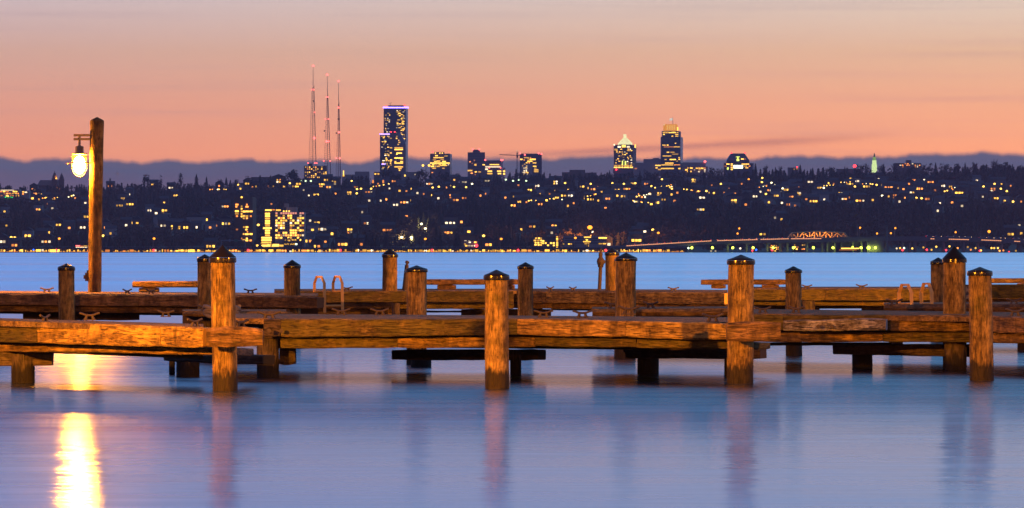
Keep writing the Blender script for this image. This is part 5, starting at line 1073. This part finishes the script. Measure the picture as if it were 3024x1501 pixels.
# --- lamp posts
GLOBE = {}
m_, nt_g = newmat('glowing_amber_glass'); ng = N(nt_g)
mxg = ng('ShaderNodeMixShader', {0: .55, 1: ng('ShaderNodeBsdfTransparent', {0: (1, .9, .7, 1)}), 2: ng('ShaderNodeEmission', {0: (1, .42, .05, 1), 1: 4.0})}); ng('ShaderNodeOutputMaterial', {0: mxg}); m_.cycles.emission_sampling = 'NONE'; M['amber_glass'] = m_
def lamp_post(base, top_z, r, lab, strength, shown=True, flip=-1, lean=0.0):
    bx, by, bz = base; t_ = thing('lamp_post', base, lab, 'lamp post', 'dock lamp posts')
    tx = bx + lean; z0 = bz if shown else -1.5
    pile_mesh(MB(), bx, by, z0, tx, by, top_z - .18, r, r * 1.05).build('post', M['post'], t_)
    MB().lathe([(r * 1.06, -.2), (r * 1.07, -.1), (r * .95, -.07), (r * .1, .0)], (tx, by, top_z), 20).build('post_cap', M['post'], t_)
    u = .00963 * 111.0 / 131; cx = tx + flip * (288 - 236) * u; zt = top_z + 345 * u   # fixture measured from the photo, y in px
    Zy = lambda y: zt - y * u
    MB().box(((cx + tx + flip * r * .6) / 2 + flip * .04, by, Zy(398.5)), (abs(tx - cx) + .1, .05, 7 * u)).box(((cx + tx + flip * r * .6) / 2 + flip * .04, by, Zy(410)), (abs(tx - cx) + .1, .05, 7 * u)).build('arm', M['bronze'], t_)
    fx = MB().lathe([(3.8 * u, Zy(402)), (3.8 * u, Zy(428)), (6 * u, Zy(430)), (13 * u, Zy(432)), (12.5 * u, Zy(450)), (20 * u, Zy(451)), (24 * u, Zy(453)), (24 * u, Zy(455)), (20 * u, Zy(455.5))], (cx, by, 0), 20).build('lamp_head', M['bronze'], t_)
    key = round(strength)
    if key not in GLOBE: GLOBE[key] = emit('lamp_globe_glow_%d' % key, (1, .36, .025), strength, True)
    MB().ball((cx, by, Zy(486)), 17 * u, 8, 27 * u).build('bulb', GLOBE[key], t_)
    gl = MB().lathe([(21 * u, Zy(455.6)), (21.5 * u, Zy(460)), (21.5 * u, Zy(490)), (20.5 * u, Zy(498)), (17 * u, Zy(508)), (11 * u, Zy(515)), (3 * u, Zy(519))], (cx, by, 0), 20, cap=False).build('globe', M['amber_glass'], t_)
    for y, rr in ((461.5, 24), (465, 24)):
        MB().lathe([(22 * u, Zy(y + 1)), (rr * u, Zy(y + 1)), (rr * u, Zy(y - 1)), (22 * u, Zy(y - 1))], (cx, by, 0), 20, cap=False).build('louvre', M['bronze'], t_)
    MB().lathe([(22 * u, Zy(477)), (41 * u, Zy(481)), (41 * u, Zy(482)), (22 * u, Zy(480))], (cx, by, 0), 24, cap=False).build('shade_disc', M['bronze'], t_)
    cg = MB()
    for k in range(4):
        a = k * PI / 2 + .4; pr = [(22.3, 480), (22.5, 494), (21, 501), (17.5, 510), (11, 517), (2, 521)]
        cg.tube([(cx + math.cos(a) * q * u, by + math.sin(a) * q * u, Zy(y)) for q, y in pr], .007, 5)
    cg.lathe([(22.5 * u, Zy(495.5)), (25 * u, Zy(495.5)), (25 * u, Zy(493.5)), (22.5 * u, Zy(493.5))], (cx, by, 0), 20, cap=False); cg.build('cage', M['bronze'], t_)
    return t_
LD = 111.0
b0 = D(238, 737, LD); tp = D(244, 295, LD)
lp = lamp_post((b0.x, LD, b0.z), tp.z, .16, 'tall wooden lamp post with a glowing orange caged lantern at left', 7500, True, -1, tp.x - b0.x)
q = D(219, 697, LD); MB().box(q, (.09, .1, .2)).box(q + Vector((-.04, 0, .0)), (.08, .12, .09)).box(q + Vector((.02, 0, .12)), (.05, .08, .08)).build('outlet_box', M['iron'], lp)
# the marina's other lamps of the same kind, beyond the frame
for bx, by, st, fl, aim, lab in ((-12.0, 60, 27000, 1, (7, 14, -3.4), 'off-frame lamp post left of the front docks'), (11.5, 60, 9500, -1, (-7, 16, -3.4), 'off-frame lamp post right of the front docks'),
                            (18, 117, 42000, -1, (-13, 10, -3.4), 'off-frame lamp post at the right end of the far dock'), (-15.5, 112, 5000, 1, (10, 1.5, -2.2), 'off-frame lamp post at the left end of the far dock'), (5.5, 20, 11000, -1, (-4, 45, -3.6), 'off-frame lamp post on the near shore')):
    o = lamp_post((bx, by, 0), 5.6, .19, lab, 40, False, fl)
    l = bpy.data.lights.new('lamp_light', 'SPOT'); l.color = (1, .345, .015); l.energy = st; l.shadow_soft_size = .15; l.spot_size = math.radians(115); l.spot_blend = .7
    q = bpy.data.objects.new('lamp_light', l); COL.objects.link(q); q.parent = o; a = Vector(aim).normalized()
    q.location = Vector((fl * .55, 0, 4.05)) + Vector((a.x, a.y, 0)) * .45; q.rotation_euler = a.to_track_quat('-Z', 'Y').to_euler()
# --- benches
def bench(lab, xl, xr, y0, y1, d, blocks, mat, yb, th=.3):
    t_ = thing('timber_bench', D((xl + xr) / 2, yb, d), lab, 'bench', 'low timber benches on the far dock')
    beam(MB(), xl, y0, y1, d, xr, y0 - .5, y1 - .5, d, th, .03).build('seat', M[mat], t_)
    for a, b in blocks: beam(MB(), a, y1 - .2, yb, d + .04, b, y1 - .2, yb, d + .04, th * .8, .03).build('block', M[mat], t_)
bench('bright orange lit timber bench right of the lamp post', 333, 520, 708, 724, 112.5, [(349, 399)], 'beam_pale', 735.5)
bench('dark brown timber bench between the middle piles', 1060, 1312, 703, 717, 134, [(1100, 1147), (1275, 1295)], 'beam_brown', 731)
bench('brown timber bench behind the leaning pile', 1764, 1985, 703.5, 717, 139, [(1790, 1826), (1917, 1960)], 'beam_brown', 726.5)
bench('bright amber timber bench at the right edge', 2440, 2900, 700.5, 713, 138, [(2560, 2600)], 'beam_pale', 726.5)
# --- ladders
def ladder(lab, legs, ytop, yf, drop, d, mat, w=.055, rung=None):
    """legs: for each rail (rear x, front x); yf: deck level y; drop: how far down the front leg runs"""
    t_ = thing('dock_ladder', D(legs[0][1], yf, d), lab, 'ladder', 'swim ladders on the docks')
    for (xr, xf), yt in zip(legs, ytop):
        h = yf - yt; dr = d + .45; pts = [D(xr, yf, dr), D(xr, yt + h * .42, dr), D(xr + (xf - xr) * .22, yt, d + .36), D(xr + (xf - xr) * .72, yt, d + .12), D(xf, yt + h * .42, d), D(xf, yf, d - .05), D(xf + (1 if drop else 0), yf + drop, d - .12)]
        mb = MB(); vs = []
        for i, p in enumerate(pts):
            t0 = (pts[min(i + 1, 6)] - pts[max(i - 1, 0)]); t0.y = 0; t0.normalize(); nn = Vector((-t0.z, 0, t0.x))
            vs += [p + nn * w + Vector((0, -.03, 0)), p - nn * w + Vector((0, -.03, 0)), p - nn * w + Vector((0, .03, 0)), p + nn * w + Vector((0, .03, 0))]
        mb.add(vs, [(4 * i + k, 4 * i + (k + 1) % 4, 4 * (i + 1) + (k + 1) % 4, 4 * (i + 1) + k) for i in range(6) for k in range(4)] + [(3, 2, 1, 0), (24, 25, 26, 27)])
        mb.build('handrail', M[mat], t_)
        beam(MB(), min(xr, xf) + 1, yf - 4, yf, d + .1, max(xr, xf) - 1, yf - 4, yf, d + .1, .3, .01, 0).build('foot_plate', M[mat], t_)
    if rung:
        for y in rung: MB().tube([D(legs[0][1] + 1, y, d - .1), D(legs[1][1] + 1, y - .5, d - .1)], .03, 6).build('rung', M[mat], t_)
ladder('orange lit swim ladder with two looped handrails left of centre', [(791, 816), (838, 861)], (697, 696.5), 735, 52, 108.5, 'ladder', .033, (770,))
ladder('pinkish swim ladder with two looped handrails at right', [(2262, 2293), (2318, 2344)], (717, 714), 766, 0, 99.3, 'ladder', .036)
# --- standpipes
t_ = thing('standpipe', D(1508, 729, 134), 'thin standpipe with a round ball head right of centre', 'standpipe')
p0, p1 = D(1508, 729, 134), D(1511, 668, 134); MB().tube([p0, p1], .055, 10).build('pipe', M['iron'], t_)
MB().lathe([(.06, -.06), (.08, -.04), (.08, .0), (.10, .04), (.115, .11), (.10, .18), (.065, .22), (.05, .28), (.07, .30), (.035, .34), (.03, .48)], p1, 14).build('ball_head', M['iron'], t_)
MB().tube([D(1506, 639, 134), D(1516, 638.5, 134)], .03, 6).tube([D(1511, 645, 134), D(1511, 636, 134)], .025, 6).build('valve_handle', M['iron'], t_)
MB().lathe([(.06, -.05), (.07, 0), (.06, .05)], D(1517, 659, 134), 8).build('outlet', M['iron'], t_)
MB().tube([D(1517, 660, 133.8), D(1517.5, 668, 133.8), D(1515, 671, 133.8), D(1512.5, 668, 133.8)], .012, 5).build('chain', M['iron'], t_)
t_ = thing('standpipe', D(1020, 731, 132), 'slim tapered standpipe with a tap on top behind the thick mossy pile', 'standpipe')
MB().tube([D(1019, 731, 132), D(1023.5, 667, 132)], .09, 8, .055).build('pipe', M['iron'], t_); MB().tube([D(1023.5, 667, 132), D(1024.5, 656, 132)], .04, 6).tube([D(1019.5, 659, 132), D(1029.5, 661, 132)], .035, 6).build('tap', M['iron'], t_)
# --- cleats
def cleat_mesh():
    mb = MB(); L = .165
    mb.tube([(-L, 0, .115), (-L * .75, 0, .105), (-L * .4, 0, .082), (0, 0, .075), (L * .4, 0, .082), (L * .75, 0, .105), (L, 0, .115)], .019, 8)
    for s in (-1, 1): mb.tube([(s * .045, 0, .078), (s * .055, 0, .035), (s * .07, 0, .0)], .02, 8, .03)
    mb.box((0, 0, .004), (.2, .075, .016)); return mb
first = None
CL = [(118, 736.5, 111.6, 0, 1.0, 'far dock left of the short pile'), (320, 740.5, 107.7, 1.0, 1, 'far dock just right of the lamp post'), (380, 740.7, 107.5, .85, 1, 'far dock under the bright orange bench'), (630, 739, 109.1, 0, .95, 'far dock left of the cracked pile'), (873, 732, 131.2, .2, 1, 'far dock beside the orange ladder'),
      (1384, 732, 132.2, .9, 1, 'far dock above the clean orange beam'), (1441, 732.6, 131.6, .9, 1, 'far dock left of the round-topped standpipe'), (1694, 733.5, 130, .3, 1, 'far dock right of the thick mossy finger pile'), (2030, 727, 136.8, .3, 1, 'far dock right of the slim cracked pile'), (2168, 726.6, 136.8, .1, 1.05, 'far dock between slim pile and pink ladder'),
      (417, 797, 80, 0, .9, 'left dock back edge with water behind'), (515, 783.5, 90, .6, 1, 'finger dock behind the front left pile'), (1543, 777, 92.2, .15, 1.1, 'rear finger dock before the thick mossy pile'), (1637, 776.5, 92, -.7, 1.1, 'rear finger dock right of the thick mossy pile'), (1582, 791, 82.5, .1, 1.2, 'middle dock near the rear finger'),
      (113, 811.5, 73.6, 1.2, 1, 'bright left dock near its leftmost joint'), (225, 805.5, 74.6, .25, 1, 'bright left dock under the lamp post'), (490, 822, 70.7, .9, 1, 'bright left dock near its end pile'), (606, 824, 70.6, .9, 1, 'dock end just right of the front left pile'),
      (677, 805, 77.2, .1, 1.2, 'middle dock above the two bolts'), (858, 794, 81, .3, 1, 'middle dock under the orange ladder'), (955, 794, 81, .15, 1, 'middle dock left of the thick mossy pile'), (1367, 798.5, 78.8, .1, 1, 'middle dock just right of centre pile'), (1465, 799, 78.2, .1, 1, 'middle dock halfway to the leaning pile'), (1793, 810.5, 74.8, .3, 1.1, 'middle dock left of the leaning pile'),
      (1919, 788, 84, .3, .95, 'right dock just right of the leaning pile'), (2003, 788, 84, -.6, 1, 'right dock in front of the slim cracked pile'), (2250, 768.5, 99, .15, 1.1, 'rear finger at the foot of the pink ladder'), (2554, 796, 80.2, .3, 1.1, 'right dock at the right edge of photo'), (2551, 766, 98, .2, 1, 'rear right finger behind the right edge cleat')]
cm_ = cleat_mesh()
for x, y, d, rz, s_, lab in CL:
    p = D(x, y, d)
    if first is None: first = cm_.build('dock_cleat', M['iron']); o = first
    else: o = first.copy(); COL.objects.link(o)
    o.location = p; o.rotation_euler = (0, 0, rz); o.scale = (s_, s_, s_); tag(o, 'iron cleat on the ' + lab, 'cleat', 'iron mooring cleats')
# rope loop round the hidden pile
mb = MB(); c0 = D(558, 781, 88)
for k, (rr, dz) in enumerate(((.33, 0), (.32, -.05), (.335, .05), (.315, -.09))):
    mb.tube([(c0.x + math.cos(a * PI / 12) * rr, 88 + math.sin(a * PI / 12) * rr, c0.z + dz + .03 * math.sin(a * .9 + k)) for a in range(25)], .04, 6)
tag(mb.build('rope_coil', M['rope'], None, c0), 'frayed rope coil behind the thick front left pile', 'rope')

hm, hnt = newmat('evening_air'); hn = N(hnt)
vo = hn('ShaderNodeVolumePrincipled', {'Color': (.82, .57, .77, 1), 'Density': 5.8e-5, 'Anisotropy': 0.0})
ho = hn('ShaderNodeOutputMaterial'); hnt.links.new(vo.outputs[0], ho.inputs[1])
hz = MB().b2((-4200, -310, -8), (4200, 7400, 420)).build('haze', hm); tag(hz, kind='stuff')
finish_labels()
# ------------------------------------------------------------------ render settings
sc.view_settings.view_transform = 'Standard'; sc.view_settings.look = 'None'; sc.view_settings.exposure = 0; sc.view_settings.gamma = 1
sc.render.engine = 'CYCLES'; cy = sc.cycles
cy.max_bounces = 5; cy.diffuse_bounces = 2; cy.glossy_bounces = 3; cy.sample_clamp_indirect = 4.0; cy.use_denoising = True; cy.caustics_reflective = False
